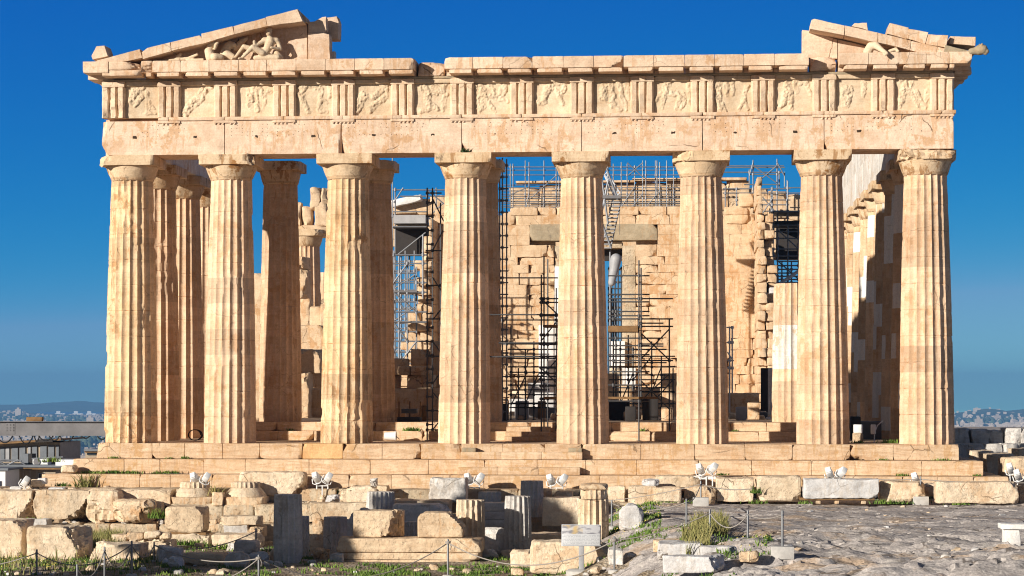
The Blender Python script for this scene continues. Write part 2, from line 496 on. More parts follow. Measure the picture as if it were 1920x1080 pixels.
def ground_mat():
    t = NT('limestone_ground')
    pos = t.n('NewGeometry').outputs['Position']
    c = t.mix(t.ramp(t.noise(t.map(pos, (.6, 1, 1)), .8, 9, .62), .38, .62), (.335, .30, .28), (.475, .43, .40))
    c = t.mix(t.ramp(t.noise(t.map(pos, (.7, 1.2, 1), (4, 4, 0)), .55, 8, .65), .52, .62, 0, .7), c, (.45, .31, .19))
    c = t.mix(t.ramp(t.noise(pos, 3.5, 8, .7), .5, .66, 0, .6), c, (.50, .46, .41))
    c = t.mix(t.ramp(t.noise(pos, 1.7, 9, .72), .60, .70, 0, .7), c, (.10, .085, .07))
    wob = t.n('TexNoise'); wob.inputs['Scale'].default_value = 1.1; wob.inputs['Detail'].default_value = 6; t.l(pos, wob.inputs['Vector'])
    wv = t.n('VectorMath', operation='MULTIPLY_ADD'); t.l(wob.outputs['Color'], wv.inputs[0]); wv.inputs[1].default_value = (1.2, 1.2, 0); t.l(t.map(pos, (.55, 1.0, 0)), wv.inputs[2])
    vo = t.n('TexVoronoi', feature='DISTANCE_TO_EDGE'); vo.inputs['Scale'].default_value = .8; t.l(wv.outputs[0], vo.inputs['Vector'])
    cr = t.math('MULTIPLY', t.ramp(vo.outputs['Distance'], .006, .03, 1, 0), t.ramp(t.noise(pos, .7, 3), .45, .55))
    c = t.mix(t.math('MULTIPLY', cr, .8), c, (.10, .08, .065))
    c = t.scale(c, t.ramp(t.noise(pos, 14, 6, .8), .3, .7, .62, 1.25))
    h = t.math('ADD', t.noise(t.map(pos, (.6, 1, 1)), 3.5, 9, .62), t.math('MULTIPLY', t.noise(t.map(pos, (.5, 1, 1)), 1.2, 4, .5), 1.5))
    return t.done(c, .88, t.bump(h, .8, .10))
M['rock'] = ground_mat()
def soil_mat():
    t = NT('soil_and_gravel')
    pos = t.n('NewGeometry').outputs['Position']
    c = t.mix(t.ramp(t.noise(pos, 1.1, 9, .65), .4, .6), (.22, .165, .105), (.40, .33, .245))
    vo = t.n('TexVoronoi'); vo.inputs['Scale'].default_value = 11; t.l(pos, vo.inputs['Vector'])
    c = t.mix(t.ramp(vo.outputs['Distance'], .18, .34, .7, 0), c, (.46, .41, .34))
    return t.done(c, .95, t.bump(t.math('ADD', t.noise(pos, 7, 8, .7), t.math('MULTIPLY', vo.outputs['Distance'], -1.)), .9, .08))
M['soil'] = soil_mat()
# ------------------------------------------------------------------ the temple
AX = [-14.42, -10.74, -6.444, -2.148, 2.148, 6.444, 10.74, 14.42]
T = empty('temple', (0, 0, 0), 'long honey-coloured ruined Doric temple with a row of eight tall fluted front columns', 'temple')

def shaft(cx, cy, z0, z1, r0, r1, seed=0., per=8, dz=.17, erode=.5, joint=.93, lean=(0, 0), nf=20, damage=.5, fd=.265):
    zs = list(np.arange(z0, z1, dz)) + [z1]
    k = 1
    off = (seed * .37) % .5
    jz = []
    z = z0 + joint * (.8 + off)
    while z < z1 - .3:
        jz.append(z); zs += [z - .018, z, z + .018]
        z += joint
    zs = sorted(zs)
    N = nf * per
    th = np.arange(N) / N * 2 * PI + PI / nf
    t = (np.arange(N) % per) / per
    fl = 1 - (2 * t - 1) ** 2
    rows = []
    for z in zs:
        u = (z - z0) / (z1 - z0)
        R = r0 + (r1 - r0) * (u ** 1.15)
        R = R + .018 * math.sin(PI * u)
        w = 2 * PI * R / nf
        dep = fd * w * fl
        X = np.stack([cx + lean[0] * u + R * np.cos(th), cy + lean[1] * u + R * np.sin(th), np.full(N, z)], 1)
        e = fbm(X, 2.6, 4, seed)
        e2 = fbm(X, .8, 4, seed + 3)
        big = sstep(.27, .34, e2 + .35 * e) * damage
        e3 = fbm(X, 7.0, 3, seed + 6)
        r = R - dep
        # worn arrises
        cut = R * (1 - .012 * erode * sstep(0, .4, e) - .022 * erode * sstep(.20, .36, e3)) - .05 * big
        r = np.minimum(r, cut) - .022 * big * (1 + e3)
        r = r + .0025 * e
        if any(abs(z - j) < .002 for j in jz):
            r = r - .014 - .03 * sstep(.18, .4, e)
        rows.append(np.stack([cx + lean[0] * u + r * np.cos(th), cy + lean[1] * u + r * np.sin(th), np.full(N, z)], 1))
    V = np.concatenate(rows)
    F = []
    idx = np.arange(N); nx = (idx + 1) % N
    for i in range(len(zs) - 1):
        F += np.stack([i * N + idx, i * N + nx, (i + 1) * N + nx, (i + 1) * N + idx], 1).tolist()
    F.append(list(range(N - 1, -1, -1))); F.append([(len(zs) - 1) * N + q for q in range(N)])
    return V, [tuple(f) for f in F]

def capital(cx, cy, z1, half, r_neck, seed, chips=(), ab=.36, ech=.50, amp=.012):
    m = MB()
    zb = z1 - ab - ech
    prof = [(r_neck + .0, zb - .02), (r_neck + .015, zb), (r_neck + .035, zb + .02), (r_neck + .02, zb + .035), (r_neck + .05, zb + .06), (r_neck + .035, zb + .075)]
    rt = half - .075
    for i in range(9):
        u = i / 8
        prof.append((r_neck + .055 + (rt - r_neck - .055) * (1 - (1 - u) ** 1.12), zb + .09 + (ech - .1) * u))
    prof.append((rt - .02, z1 - ab + .02))
    V, F = lathe(prof, (cx, cy), 56)
    n = fbm(V, 2.2, 4, seed)[:, None]
    n2 = sstep(.20, .42, fbm(V, 1.1, 4, seed + 4))[:, None]
    d = np.stack([V[:, 0] - cx, V[:, 1] - cy, 0 * V[:, 0]], 1)
    V = V + d * (.010 * n - .05 * n2)
    m.add(V, F)
    V, F = rblock((cx - half, cy - half, z1 - ab), (cx + half, cy + half, z1), .012, amp * .6, 1.6, .10, chips, seed)
    m.add(V, F)
    return m

COLS = []
def column(cx, cy, z0=0., z1=10.43, r0=.955, r1=.745, half=1.0, seed=0., mat='column', chips=(), capmat=None, per=8, dz=.17, erode=.5, lean=(0, 0), damage=.5, label=None, cap=True, joint=.93):
    top = z1 - .82 if cap else z1
    o = mk('column', shaft(cx, cy, z0, top, r0, r1, seed, per, dz, erode, joint, lean, damage=damage), M[mat], T, 24)
    if label: o['label'] = label
    if cap:
        mk('capital', capital(cx + lean[0], cy + lean[1], z1, half, r1, seed, chips), M[capmat or 'capital'], o, 20)
    return o

lc = (.06, .03)
front_chips = [
    [((-1, -1, .7), .30), ((-1, .2, 1), .28), ((.9, -1, -.4), .1)], [((1, -1, .5), .28), ((-1, -1, -.6), .08)],
    [((-1, -1, -.4), .1), ((-.4, -1, .9), .05)], [((1, -1, -.8), .09)], [((-1, -1, -.5), .07), ((1, -1, -.6), .09)],
    [((-1, -1, -.2), .50), ((-.8, -.4, 1), .2)], [((-1, -1, -.5), .06), ((1, -.6, -.6), .12)],
    [((-.6, -1, -.9), .32), ((.7, -1, .8), .25), ((1, -.4, -.2), .2), ((.1, -1, .9), .22), ((-1, -1, -1), .34)]]
for i, x in enumerate(AX):
    corner = i in (0, 7)
    s = -np.sign(x)
    column(x, 1.0, 0, 10.43, .975 if corner else .95, .76 if corner else .74, 1.02, i * 2.3 + 1, 'stained' if i in (0, 2) else 'column', front_chips[i],
           per=9, dz=.12, erode=(1.0, .6, .8, .6, .5, .55, .6, .55)[i], lean=(s * .05, .04), damage=(.8, .5, .8, .4, .3, .4, .4, .3)[i])
FY = [1.0] + [4.68 + 4.296 * k for k in range(16)]
for k in range(1, 11):                                   # north flank, restored with new marble
    column(14.40, FY[k], seed=20 + k * 1.7, mat='new_column', half=1.0, per=6, dz=.3, lean=(-.05, 0), damage=.3, chips=rchips(2, .1))
for k in range(1, 5):                                    # south flank, the part still standing
    column(-14.40, FY[k], seed=50 + k * 1.7, mat='column', half=1.0, per=6, dz=.25, lean=(.05, 0), damage=.8, chips=rchips(3, .22))
# broken columns farther along the south flank
column(-14.40, FY[9], seed=71, mat='column', half=1.0, per=6, dz=.25, damage=.9, chips=rchips(4, .3))
o = column(-14.40, FY[11], 0, 8.6, seed=77, mat='column', per=6, dz=.25, damage=1.0, cap=False)
# pronaos columns
PY = 6.95; PZ = .70
for x, z1, cap, sd in ((-9.95, 10.80, True, 31), (-6.27, 10.80, True, 33.4), (-2.09, 10.80, True, 35.7)):
    column(x, PY, PZ, z1, .83, .66, .88, sd, 'column', rchips(3, .2), per=7, dz=.2, cap=cap, damage=1.0, erode=.8, joint=1.05)
o = column(9.95, PY, PZ, 2.72, .83, .80, seed=39, mat='column', per=7, dz=.2, cap=False)
o['label'] = 'cut-off inner column with a white middle drum'
mk('drum', shaft(9.95, PY, 2.724, 4.40, .80, .765, 40, 7, .2, .2, 5, damage=0), M['inner'], o, 24)
mk('drum', shaft(9.95, PY, 4.404, 5.15, .765, .75, 41, 7, .2, .4, 5), M['cornice'], o, 24)
mk('drum', shaft(9.95, PY, 5.154, 6.0, .75, .735, 42, 7, .2, .4, 5), M['cornice'], o, 24)

# --- stepped platform ------------------------------------------------------
ST = [(-15.44, 15.44, 0.0, 0.0, -.552), (-16.14, 16.20, -.70, -.552, -1.07), (-17.10, 16.98, -1.40, -1.07, -1.60)]
def course(x0, x1, y0, y1, z0, z1, widths, seed, name, mat, r=.025, amp=.008, chips=.05, gap=.006):
    m = MB(); x = x0; k = 0
    rr = random.Random(seed)
    while x < x1 - .05:
        w = widths[k] if k < len(widths) else rr.uniform(1.2, 2.3)
        xe = min(x1, x + w)
        if x1 - xe < .5: xe = x1
        ch = rchips(2, chips * rr.uniform(.3, 2.2))
        if k == 0: ch += [((-1, -1, .6), chips * 2)]
        m.add(*rblock((x + gap, y0 + rr.uniform(0, .012), z0), (xe - gap, y1, z1 - rr.uniform(0, .006)), r * .6, amp * .7, 1.6, .13, ch, seed + k * 1.3))
        x = xe; k += 1
    return mk(name, m, M[mat], T, 14)
xo0, xo1 = atx(567, 0), atx(643, 0)
course(-15.44, xo0, 0.0, 1.6, ST[0][4], 0, [2.05, 1.2, 1.38, 1.36], 3, 'stylobate', 'step', chips=.09)
course(xo0, xo1, 0.0, 1.6, ST[0][4], 0, [9], 33, 'stylobate', 'ochre')['label'] = 'ochre brown stained block of the top step'
course(xo1, 15.44, 0.0, 1.6, ST[0][4], 0, [1.42, 1.4, 1.45, 1.5], 34, 'stylobate', 'step', chips=.09)
course(*ST[1][:2], -.70, .02, ST[1][4], ST[1][3] - .003, [1.9, 1.3, 1.6, 1.5, 2.3, 2.2], 4, 'step', 'step')
course(*ST[2][:2], -1.40, -.68, ST[2][4], ST[2][3] - .003, [3.6, 1.1, 1.5, 1.5, 1.9, 1.5], 5, 'step', 'step')
# floor behind the edge
m = MB(); m.add(*box((-15.43, 1.6, -.8), (15.43, 70, -.006)))
mk('floor', m, M['step'], T, 0)
for i, (x0, x1) in enumerate(((-16.0, -15.45), (15.45, 16.1))):   # flank steps going back
    m = MB(); m.add(*rblock((x0, .06, -1.05), (x1, 69, -.556), .03, .01, 1, 1.2, seed=i)); mk('flank_step', m, M['step'], T)
    e = -1 if i == 0 else 1
    a, b = (x0 - .75, x0 - .002) if e < 0 else (x1 + .002, x1 + .75)
    m = MB(); m.add(*rblock((a, -.62, -1.58), (b, 69, -1.075), .03, .01, 1, 1.2, seed=i + 3)); mk('flank_step', m, M['step'], T)
# added half-steps in the middle of the front
xa, xb = atx(864, -.3), atx(1092, -.3)
w = (xb - xa) / 3
m = MB()
for k in range(3): m.add(*rblock((xa + k * w + .004, -.36, -.547), (xa + (k + 1) * w - .004, -.002, -.285), .012, .004, 1.5, .2, seed=k))
mk('half_step', m, M['step'], T)
m = MB()
for k in range(3): m.add(*rblock((xa - .05 + k * w + .004, -1.05, -1.066), (xa - .05 + (k + 1) * w - .004, -.702, -.80), .012, .004, 1.5, .2, seed=k + 4))
mk('half_step', m, M['step'], T)
for px in (879, 1078):
    p = at(px, 838, -.3)
    m = MB().add(*rblock((p[0] - .24, -.30, -.283), (p[0] + .24, -.003, -.135), .012, .004, 1.5, .12, seed=px))
    o = mk('step_filler', m, M['lintel'], T); o['label'] = 'small brown filler block on the half step'

# --- pronaos steps and inner floor -----------------------------------------
course(-11.4, 11.5, 4.95, 5.5, 0.0, .36, [1.7, 1.4, 2.2], 14, 'inner_step', 'step', chips=.1)
course(-11.1, 11.2, 5.40, 6.2, .36, PZ, [1.3, 2.2, 1.6], 15, 'inner_step', 'step', chips=.1)
m = MB(); m.add(*box((-11.1, 6.2, 0), (11.2, 68, PZ - .01))); mk('inner_floor', m, M['step'], T, 0)
xs0, xs1 = atx(948, 4.7), atx(1034, 4.7)
m = MB()
for k in range(3): m.add(*rblock((xs0 + .02 * k, 3.9 + .33 * k, 0.003), (xs1 - .03 * k, 5.3, .18 * (k + 1)), .012, .005, 1.5, .3, rchips(2, .05), seed=k))
mk('inner_stair', m, M['step'], T)

# --- architrave -------------------------------------------------------------
AF = .13                                  # front face
ZA0, ZA1, ZF1, ZG1 = 10.43, 11.79, 13.10, 13.74
joints = [-15.28, -10.76, -6.50, -2.15, 2.148, 6.444, 10.74, 15.28]
jc = [[((-1, -1, .2), .12), ((-1, -.2, -.8), .2)], [((1, -.6, -.1), .10)], [((-1, -1, -.5), .22)], [((-1, -.5, -1), .25)], [((-1, -1, 1), .06)], [], [((-1, -.3, -.6), .12), ((1, -.6, .3), .08)]]
for k in range(7):
    a, b = joints[k], joints[k + 1]
    m = MB().add(*rblock((a + .012, AF, ZA0 + .004), (b - .012, AF + .58, ZA1 - .13), .012, .006, 1.4, .09, jc[k], k * 3.1))
    m.add(*rblock((a + .001 + (.5 if k else 0), AF + .60, ZA0 + .004), (b - .001 + (.5 if k < 6 else 0), AF + 1.74, ZA1 - .01), .02, .008, 1.0, .5, [], k * 3.1 + 1))
    o = mk('architrave_block', m, M['marble'], T, 12)
    # rows of dark blocks paint the shade inside peg and shield holes
    h = MB(); rr = random.Random(k)
    for cx in ([a + .25, (a + b) / 2] if k else [(a + b) / 2]):
        for row in range(4):
            for q in range(9):
                if rr.random() < .62:
                    x = cx - .75 + q * .19 + rr.uniform(-.02, .02); z = 11.50 - row * .13 + rr.uniform(-.015, .015)
                    if a + .1 < x < b - .1: h.add(*box((x - .011, AF - .004, z - .011), (x + .011, AF + .05, z + .011)))
    if h.n: mk('peg_hole_shade', h, M['hole'], o, 0)
    for x in (a + (b - a) * .27, a + (b - a) * .76):
        mk('shield_hole_shade', rblock((x - .085, AF - .006, 11.02), (x + .085, AF + .1, 11.13), .03, .02, 6, .05, seed=x), M['hole'], o)
TRI = [-14.86, -12.80, -10.74, -8.59, -6.444, -4.296, -2.148, 0, 2.148, 4.296, 6.444, 8.59, 10.74, 12.80, 14.86]
TW = .845
# taenia band and regulae
for k in range(14):
    a, b = TRI[k], TRI[k + 1]
    if k == 0: a = -13.2
    rr = rchips(2, .05)
    mk('band', rblock((a + .004 - (0), AF - .07, ZA1 - .128), (b - .004, AF + .5, ZA1 - .002), .012, .006, 1.5, .15, rr, k), M['cornice'], T)
mk('band', rblock((TRI[-1] + .004, AF - .07, ZA1 - .128), (15.34, AF + .5, ZA1 - .002), .012, .006, 1.5, .15, [], 44), M['cornice'], T)
for k, x in enumerate(TRI):
    if k == 0: continue
    if x > -13.3:
        m = MB().add(*rblock((x - TW / 2, AF - .06, ZA1 - .225), (x + TW / 2, AF + .02, ZA1 - .131), .012, .006, 2, .12, rchips(1, .05), k))
        for q in range(6):
            if RN.random() < .8:
                xx = x - TW / 2 + .07 + q * .141
                m.add(*lathe([(.036, ZA1 - .275), (.03, ZA1 - .222)], (xx, AF - .018), 8))
        mk('regula', m, M['cornice'], T)
# --- frieze -----------------------------------------------------------------
mk('frieze_backing', MB().add(*box((-15.2, AF + .45, ZA1 + .005), (15.2, AF + 1.7, ZF1 - .005))), M['marble'], T, 0)
def triglyph(cx, seed, broken=0.):
    hw = TW / 2; y0 = AF - .03; y1 = AF + .44
    zb, zt = ZA1 + .004, ZF1 - .20
    u = TW / 6
    g = .10
    # plan outline (x, y): half groove, leg, groove, leg, groove, leg, half groove
    pl = [(-hw, y0 + g)]
    for q in range(3):
        c = -hw + u * (1 + 2 * q)
        pl += [(c - u * .55, y0), (c + u * .55, y0)]
        if q < 2: pl.append((c + u, y0 + g * 1.25))
    pl.append((hw, y0 + g)); pl += [(hw, y1), (-hw, y1)]
    n = len(pl)
    zs = np.linspace(zb, zt, 12)
    V = []
    for z in zs:
        for (x, y) in pl: V.append((cx + x, y, z))
    V = np.array(V)
    e = fbm(V, 1.7, 4, seed)
    wear = sstep(.10, .45, e) * (.05 + broken)
    frontm = (V[:, 1] < y0 + g * 1.3)
    V[:, 1] += np.where(frontm, wear + .012 * e, 0)
    V[:, 0] += np.where(frontm, .02 * fbm(V, 3, 3, seed + 2), 0)
    F = []
    for i in range(len(zs) - 1):
        for q in range(n):
            q2 = (q + 1) % n
            F.append((i * n + q, i * n + q2, (i + 1) * n + q2, (i + 1) * n + q))
    F.append(tuple(range(n - 1, -1, -1))); F.append(tuple((len(zs) - 1) * n + q for q in range(n)))
    m = MB().add(V, F)
    m.add(*rblock((cx - hw - .005, y0 - .015, zt + .003), (cx + hw + .005, y1, ZF1 - .004), .012, .008, 2, .1, rchips(2, .06 + broken), seed + 1))
    return m
for k, x in enumerate(TRI):
    mk('triglyph', triglyph(x, k * 1.9, .05 if k in (0, 3) else 0.), M['frieze'], T, 25)

FIG = [
 [[(.2, .5), (.3, .8), (.52, .86)], [(.3, .78), (.46, .6), (.3, .36)], [(.66, .72), (.70, .42), (.62, .12), (.88, .12)], [(.70, .42), (.85, .3)]],
 [[(.08, .1), (.35, .45), (.78, .76)], [(.3, .28), (.66, .56)], [(.5, .68), (.62, .84)], [(.72, .72), (.9, .86)]],
 [[(.35, .4), (.36, .74), (.5, .88)], [(.5, .86), (.55, .2)], [(.6, .82), (.78, .5), (.72, .25)], [(.78, .7), (.95, .7)]],
 [[(.08, .74), (.28, .95), (.52, .86)], [(.1, .7), (.2, .4), (.34, .14)], [(.62, .86), (.72, .5), (.62, .14), (.86, .14)], [(.72, .5), (.86, .4)], [(.9, .88), (.95, .55)]],
 [[(.06, .2), (.2, .6), (.5, .54), (.86, .86)], [(.4, .18), (.74, .46), (.92, .56)], [(.86, .86), (.92, .6)]],
 [[(.22, .8), (.4, .62), (.34, .4), (.62, .2)], [(.5, .86), (.76, .7), (.88, .92)], [(.86, .6), (.8, .12)], [(.2, .12), (.46, .2)], [(.4, .62), (.6, .62)]],
 [[(.12, .82), (.3, .56), (.72, .5), (.86, .86)], [(.3, .45), (.18, .1)], [(.42, .32), (.56, .08)], [(.74, .44), (.95, .4)], [(.44, .88), (.56, .62)], [(.12, .6), (.1, .2)]],
 [[(.22, .38), (.4, .74), (.6, .92)], [(.6, .9), (.8, .93), (.86, .72), (.72, .55), (.6, .68)], [(.74, .5), (.78, .3)]],
 [[(.28, .78), (.22, .45), (.5, .34)], [(.44, .82), (.56, .44)], [(.7, .95), (.75, .5), (.9, .08)], [(.9, .9), (.95, .4)], [(.5, .2), (.72, .08)], [(.4, .5), (.6, .25)]],
 [[(.34, .88), (.34, .6), (.72, .55)], [(.2, .5), (.08, .38)], [(.26, .5), (.2, .16)], [(.74, .5), (.6, .08)], [(.76, .56), (.82, .3), (.7, .1)], [(.95, .95), (.95, .3)]],
 [[(.1, .95), (.1, .4), (.14, .1)], [(.2, .2), (.26, .05)], [(.86, .72), (.8, .36), (.64, .08)], [(.8, .36), (.92, .08)], [(.46, .86), (.5, .5)], [(.3, .8), (.34, .5)]],
 [[(.36, .92), (.3, .4), (.1, .08)], [(.4, .6), (.44, .08)], [(.56, .9), (.6, .55)], [(.8, .95), (.95, .48)], [(.44, .86), (.74, .8)]],
 [[(.26, .62), (.24, .18)], [(.42, .62), (.3, .14)], [(.8, .78), (.82, .62), (.78, .44)]],
 [[(.24, .92), (.3, .6), (.66, .45)], [(.26, .55), (.14, .14)], [(.66, .5), (.84, .12)], [(.6, .4), (.7, .08)], [(.95, .5), (.9, .08)], [(.3, .55), (.2, .2)], [(.5, .85), (.52, .6)]]]
def metope(x0, x1, strokes, seed):
    z0, z1 = ZA1 + .004, ZF1 - .05
    y = AF + .16
    nu, nv = 64, 64
    U, Vv = np.meshgrid(np.linspace(0, 1, nu), np.linspace(0, 1, nv), indexing='ij')
    Q = np.stack([U.ravel(), Vv.ravel()], 1)
    P3 = np.stack([x0 + Q[:, 0] * (x1 - x0), np.full(len(Q), seed), z0 + Q[:, 1] * (z1 - z0)], 1)
    wob = np.stack([fbm(P3, 3.2, 4, seed), fbm(P3, 3.2, 4, seed + 9)], 1) * .09
    Qw = Q + wob
    H = np.zeros(len(Q))
    for st in strokes:
        for i in range(len(st) - 1):
            a, b = np.array(st[i]), np.array(st[i + 1])
            t = np.clip(((Qw - a) @ (b - a)) / ((b - a) @ (b - a)), 0, 1)
            d = np.linalg.norm(Qw - (a + t[:, None] * (b - a)), axis=1)
            k_ = strokes.index(st)
            rad_ = ((.135, .11, .085)[min(k_, 2)]) * (1 - .38 * (i + t) / max(1, len(st) - 1))
            hgt = np.sqrt(np.clip(1 - (d / rad_) ** 2, 0, 1)) * (rad_ / .1) ** .5
            H = np.where((H > 0) & (hgt > 0), (H ** 3 + hgt ** 3) ** (1 / 3), np.maximum(H, hgt))
    n = fbm(P3, 5, 4, seed + 2)
    n2 = fbm(P3, 11, 3, seed + 7)
    H = H * (.05 + .05 * n + .045 * n2) * (.45 + .55 * sstep(-.35, .0, n)) + .012 * fbm(P3, 2.2, 4, seed)
    V = np.stack([P3[:, 0], y - H, P3[:, 2]], 1)
    I = np.arange(nu * nv).reshape(nu, nv)
    F = np.stack([I[:-1, :-1], I[1:, :-1], I[1:, 1:], I[:-1, 1:]], -1).reshape(-1, 4).tolist()
    m = MB().add(V, F)
    m.add(*box((x0, y + .05, z0), (x1, AF + .44, z1)))
    m.add(*rblock((x0 + .003, AF + .05, ZF1 - .155), (x1 - .003, AF + .43, ZF1 - .005), .012, .006, 2, .12, rchips(1, .04), seed))
    return m
for k in range(14):
    mk('metope', metope(TRI[k] + TW / 2 + .004, TRI[k + 1] - TW / 2 - .004, FIG[k], k * 2.7 + .5), M['sculpt'], T, 60)
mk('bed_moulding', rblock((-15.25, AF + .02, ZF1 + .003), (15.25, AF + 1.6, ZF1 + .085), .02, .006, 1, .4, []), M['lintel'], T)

# --- horizontal cornice -----------------------------------------------------
GF = -.60
def cornice_block(x0, x1, seed, chips=(), mut=True, top=ZG1, gf=GF):
    m = MB()
    m.add(*rblock((x0 + .006, gf, ZF1 + .235), (x1 - .006, AF + 1.2, top), .010, .006, 1.8, .08, chips, seed))
    if mut:
        m.add(*rblock((x0 + .17, gf + .05, ZF1 + .088), (x1 - .05, AF - .02, ZF1 + .232), .008, .007, 2.2, .07, rchips(2, .06), seed + 2))
    m.add(*box((x0 + .006, AF - .02, ZF1 + .088), (x1 - .006, AF + 1.0, ZF1 + .234)))
    return m
gx = lambda px: atx(px, GF)
edges = [264, 285, 338, 392, 447, 500, 555, 610, 665, 720, 776]
edges2 = [833, 886, 943, 998, 1056, 1113, 1169, 1226, 1284, 1340, 1395, 1452, 1517]
edges3 = [1574, 1629, 1686, 1737, 1780]
k = 0
for E_ in (edges, edges2, edges3):
    for a, b in zip(E_[:-1], E_[1:]):
        ch = rchips(1, .04)
        if b == 1169: ch = ch + [((.8, -.7, -.9), .26)]
        if b == 998: ch = ch + [((.9, -.5, .8), .13)]
        if b == 776: ch = ch + [((.6, -.9, -.3), .10), ((.8, -.3, .9), .06)]
        if a == 833: ch = ch + [((-.8, -.5, .8), .10)]
        if a == 264: ch = ch + [((.5, -1, -.8), .2)]
        mk('cornice_block', cornice_block(gx(a), gx(b), k * 1.37, ch), M['cornice'], T, 13); k += 1
# corners
cl0 = gx(155)
m = cornice_block(cl0, gx(203), 70.2, [((-1, -1, -1), .05)], mut=False)
m.add(*rblock((gx(203) + .004, GF, ZF1 + .34), (gx(264) - .004, AF + 1.2, ZG1 - .02), .03, .02, 1.2, .12, [((1, -.8, .9), .35), ((.6, -1, -1), .22)], 7))
m.add(*rblock((gx(190), GF + .04, ZF1 + .12), (gx(264), AF, ZF1 + .33), .03, .02, 2, .12, [((.8, -1, -.8), .12), ((-1, -.8, -1), .06)], 8))
m.add(*rblock((cl0 + .02, AF + .2, ZF1 - .06), (-15.27, AF + 1.4, ZF1 + .22), .05, .03, 1.4, .15, [((-1, -.3, -1), .40), ((-1, -1, -.5), .12)], 9))
mk('corner_cornice', m, M['cornice'], T)
m = cornice_block(gx(1780), gx(1823), 81.2, [((1, -.5, -1), .12)], mut=False)
m.add(*rblock((gx(1780) + .02, GF + .06, ZF1 + .09), (gx(1790), AF, ZF1 + .23), .02, .01, 2, .1, seed=3))
for q in range(3):
    m.add(*rblock((15.32, AF + .1 + q * .72, ZF1 - .02 - .05 * q), (15.92 - .05 * q, AF + .72 + q * .72, ZF1 + .22), .03, .02, 2, .12, rchips(2, .1, False), q))
mk('corner_cornice', m, M['cornice'], T)
# returns of the cornice along both flanks
for (x0, x1, ye, sd) in ((-16.02, -14.3, 16.0, 1), (14.3, 16.02, 45.0, 2)):
    m = MB(); y = AF + 1.22
    while y < ye:
        m.add(*rblock((x0 + RN.uniform(0, .06), y, ZF1 + .235), (x1, y + 1.05, ZG1 - RN.uniform(0, .12)), .03, .02, 1, .35, rchips(1, .1, False), y)); y += 1.06
    mk('flank_cornice', m, M['cornice'], T)
# setback stretches where cornice blocks are lost
for (a, b, v0, v1) in ((777, 832, 117, 145), (1518, 1573, 107, 134)):
    m = MB().add(*rblock((gx(a) + .05, AF - .02, ZF1 + .09), (gx(b) - .05, AF + 1.3, atz(a, v0, AF)), .04, .025, 1.4, .12, rchips(3, .2), a))
    mk('core_block', m, M['marble'], T)

# --- flank entablature -------------------------------------------------------
for nm, (x0, x1, ye) in (('n', (13.50, 15.28, 43.5)), ('s', (-15.28, -13.50, 15.6))):
    m = MB(); y = AF + 1.76; sd = 0
    while y < ye - .5:
        y2 = min(ye, y + 4.296 / 1.0)
        m.add(*rblock((x0, y + .008, ZA0 + .004), (x1, y2 - .008, ZA1 + .02), .02, .006, 1, .6, [], sd))
        yy = y
        while yy < y2 - .1:
            y3 = min(y2, yy + 2.148)
            m.add(*rblock((x0 + .04, yy + .008, ZA1 + .025), (x1 - .02, y3 - .008, ZF1 + .21), .02, .008, 1, .6, [], sd + .5)); yy = y3
        y = y2; sd += 1
    mk('flank_entablature', m, M['inner'], T)

# --- pediment remains ---------------------------------------------------------
def pz(px, v, Y): p = at(px, v, Y); return (p[0], p[2])
def rake(pts, y0, y1, sd, mat='cornice', name='raking_cornice_block', amp=.014, label=None):
    poly = [pz(a, b, y0) for a, b in pts]
    o = mk(name, prism_d(poly, y0, y1, amp * .7, 1.8, sd, .14, .016), M[mat], T, 15)
    if label: o['label'] = label
    return o
YR = -.52
rake([(178, 117), (182, 113), (262, 92), (267, 108), (222, 118)], YR, .95, 1)
rake([(174, 112), (172, 105), (181, 87), (196, 85), (203, 105)], YR + .15, .5, 2, name='roof_ornament_base', amp=.03)
rake([(268, 111), (266, 98), (276, 90), (319, 79), (321, 96)], YR, .95, 3)
rake([(322, 95), (320, 79), (374, 66), (379, 72), (379, 82)], YR, .95, 4)
rake([(379, 82), (377, 63), (436, 49), (440, 64)], YR, .95, 5)
rake([(440, 64), (438, 49), (498, 33), (501, 49)], YR, .95, 6)
rake([(501, 49), (498, 32), (558, 17), (568, 40)], YR, .95, 7)
# tympanum, left
YT = .38
rake([(272, 114), (330, 96), (440, 68), (500, 50), (560, 42), (576, 40), (576, 114)], YT, .8, 8, 'marble', 'tympanum_slab', .006)
rake([(578, 114), (577, 62), (600, 60), (617, 64), (619, 114)], YT - .12, .85, 9, 'marble', 'tympanum_slab', .03)
rake([(578, 61), (577, 42), (590, 40), (604, 33), (611, 32), (612, 56), (606, 61)], YT - .1, .8, 10, 'cornice', 'tympanum_slab', .04)
rake([(606, 68), (612, 33), (631, 30), (635, 40), (634, 73), (620, 73)], YT + .5, 1.6, 11, 'marble', 'tympanum_slab', .02)
rake([(619, 112), (619, 97), (627, 96), (628, 112)], YT + .4, 1.2, 12, 'grey', 'core_block', .02)
rake([(564, 42), (560, 20), (572, 30), (576, 42)], YR + .55, 1.0, 13, 'cornice', 'raking_cornice_block', .02)
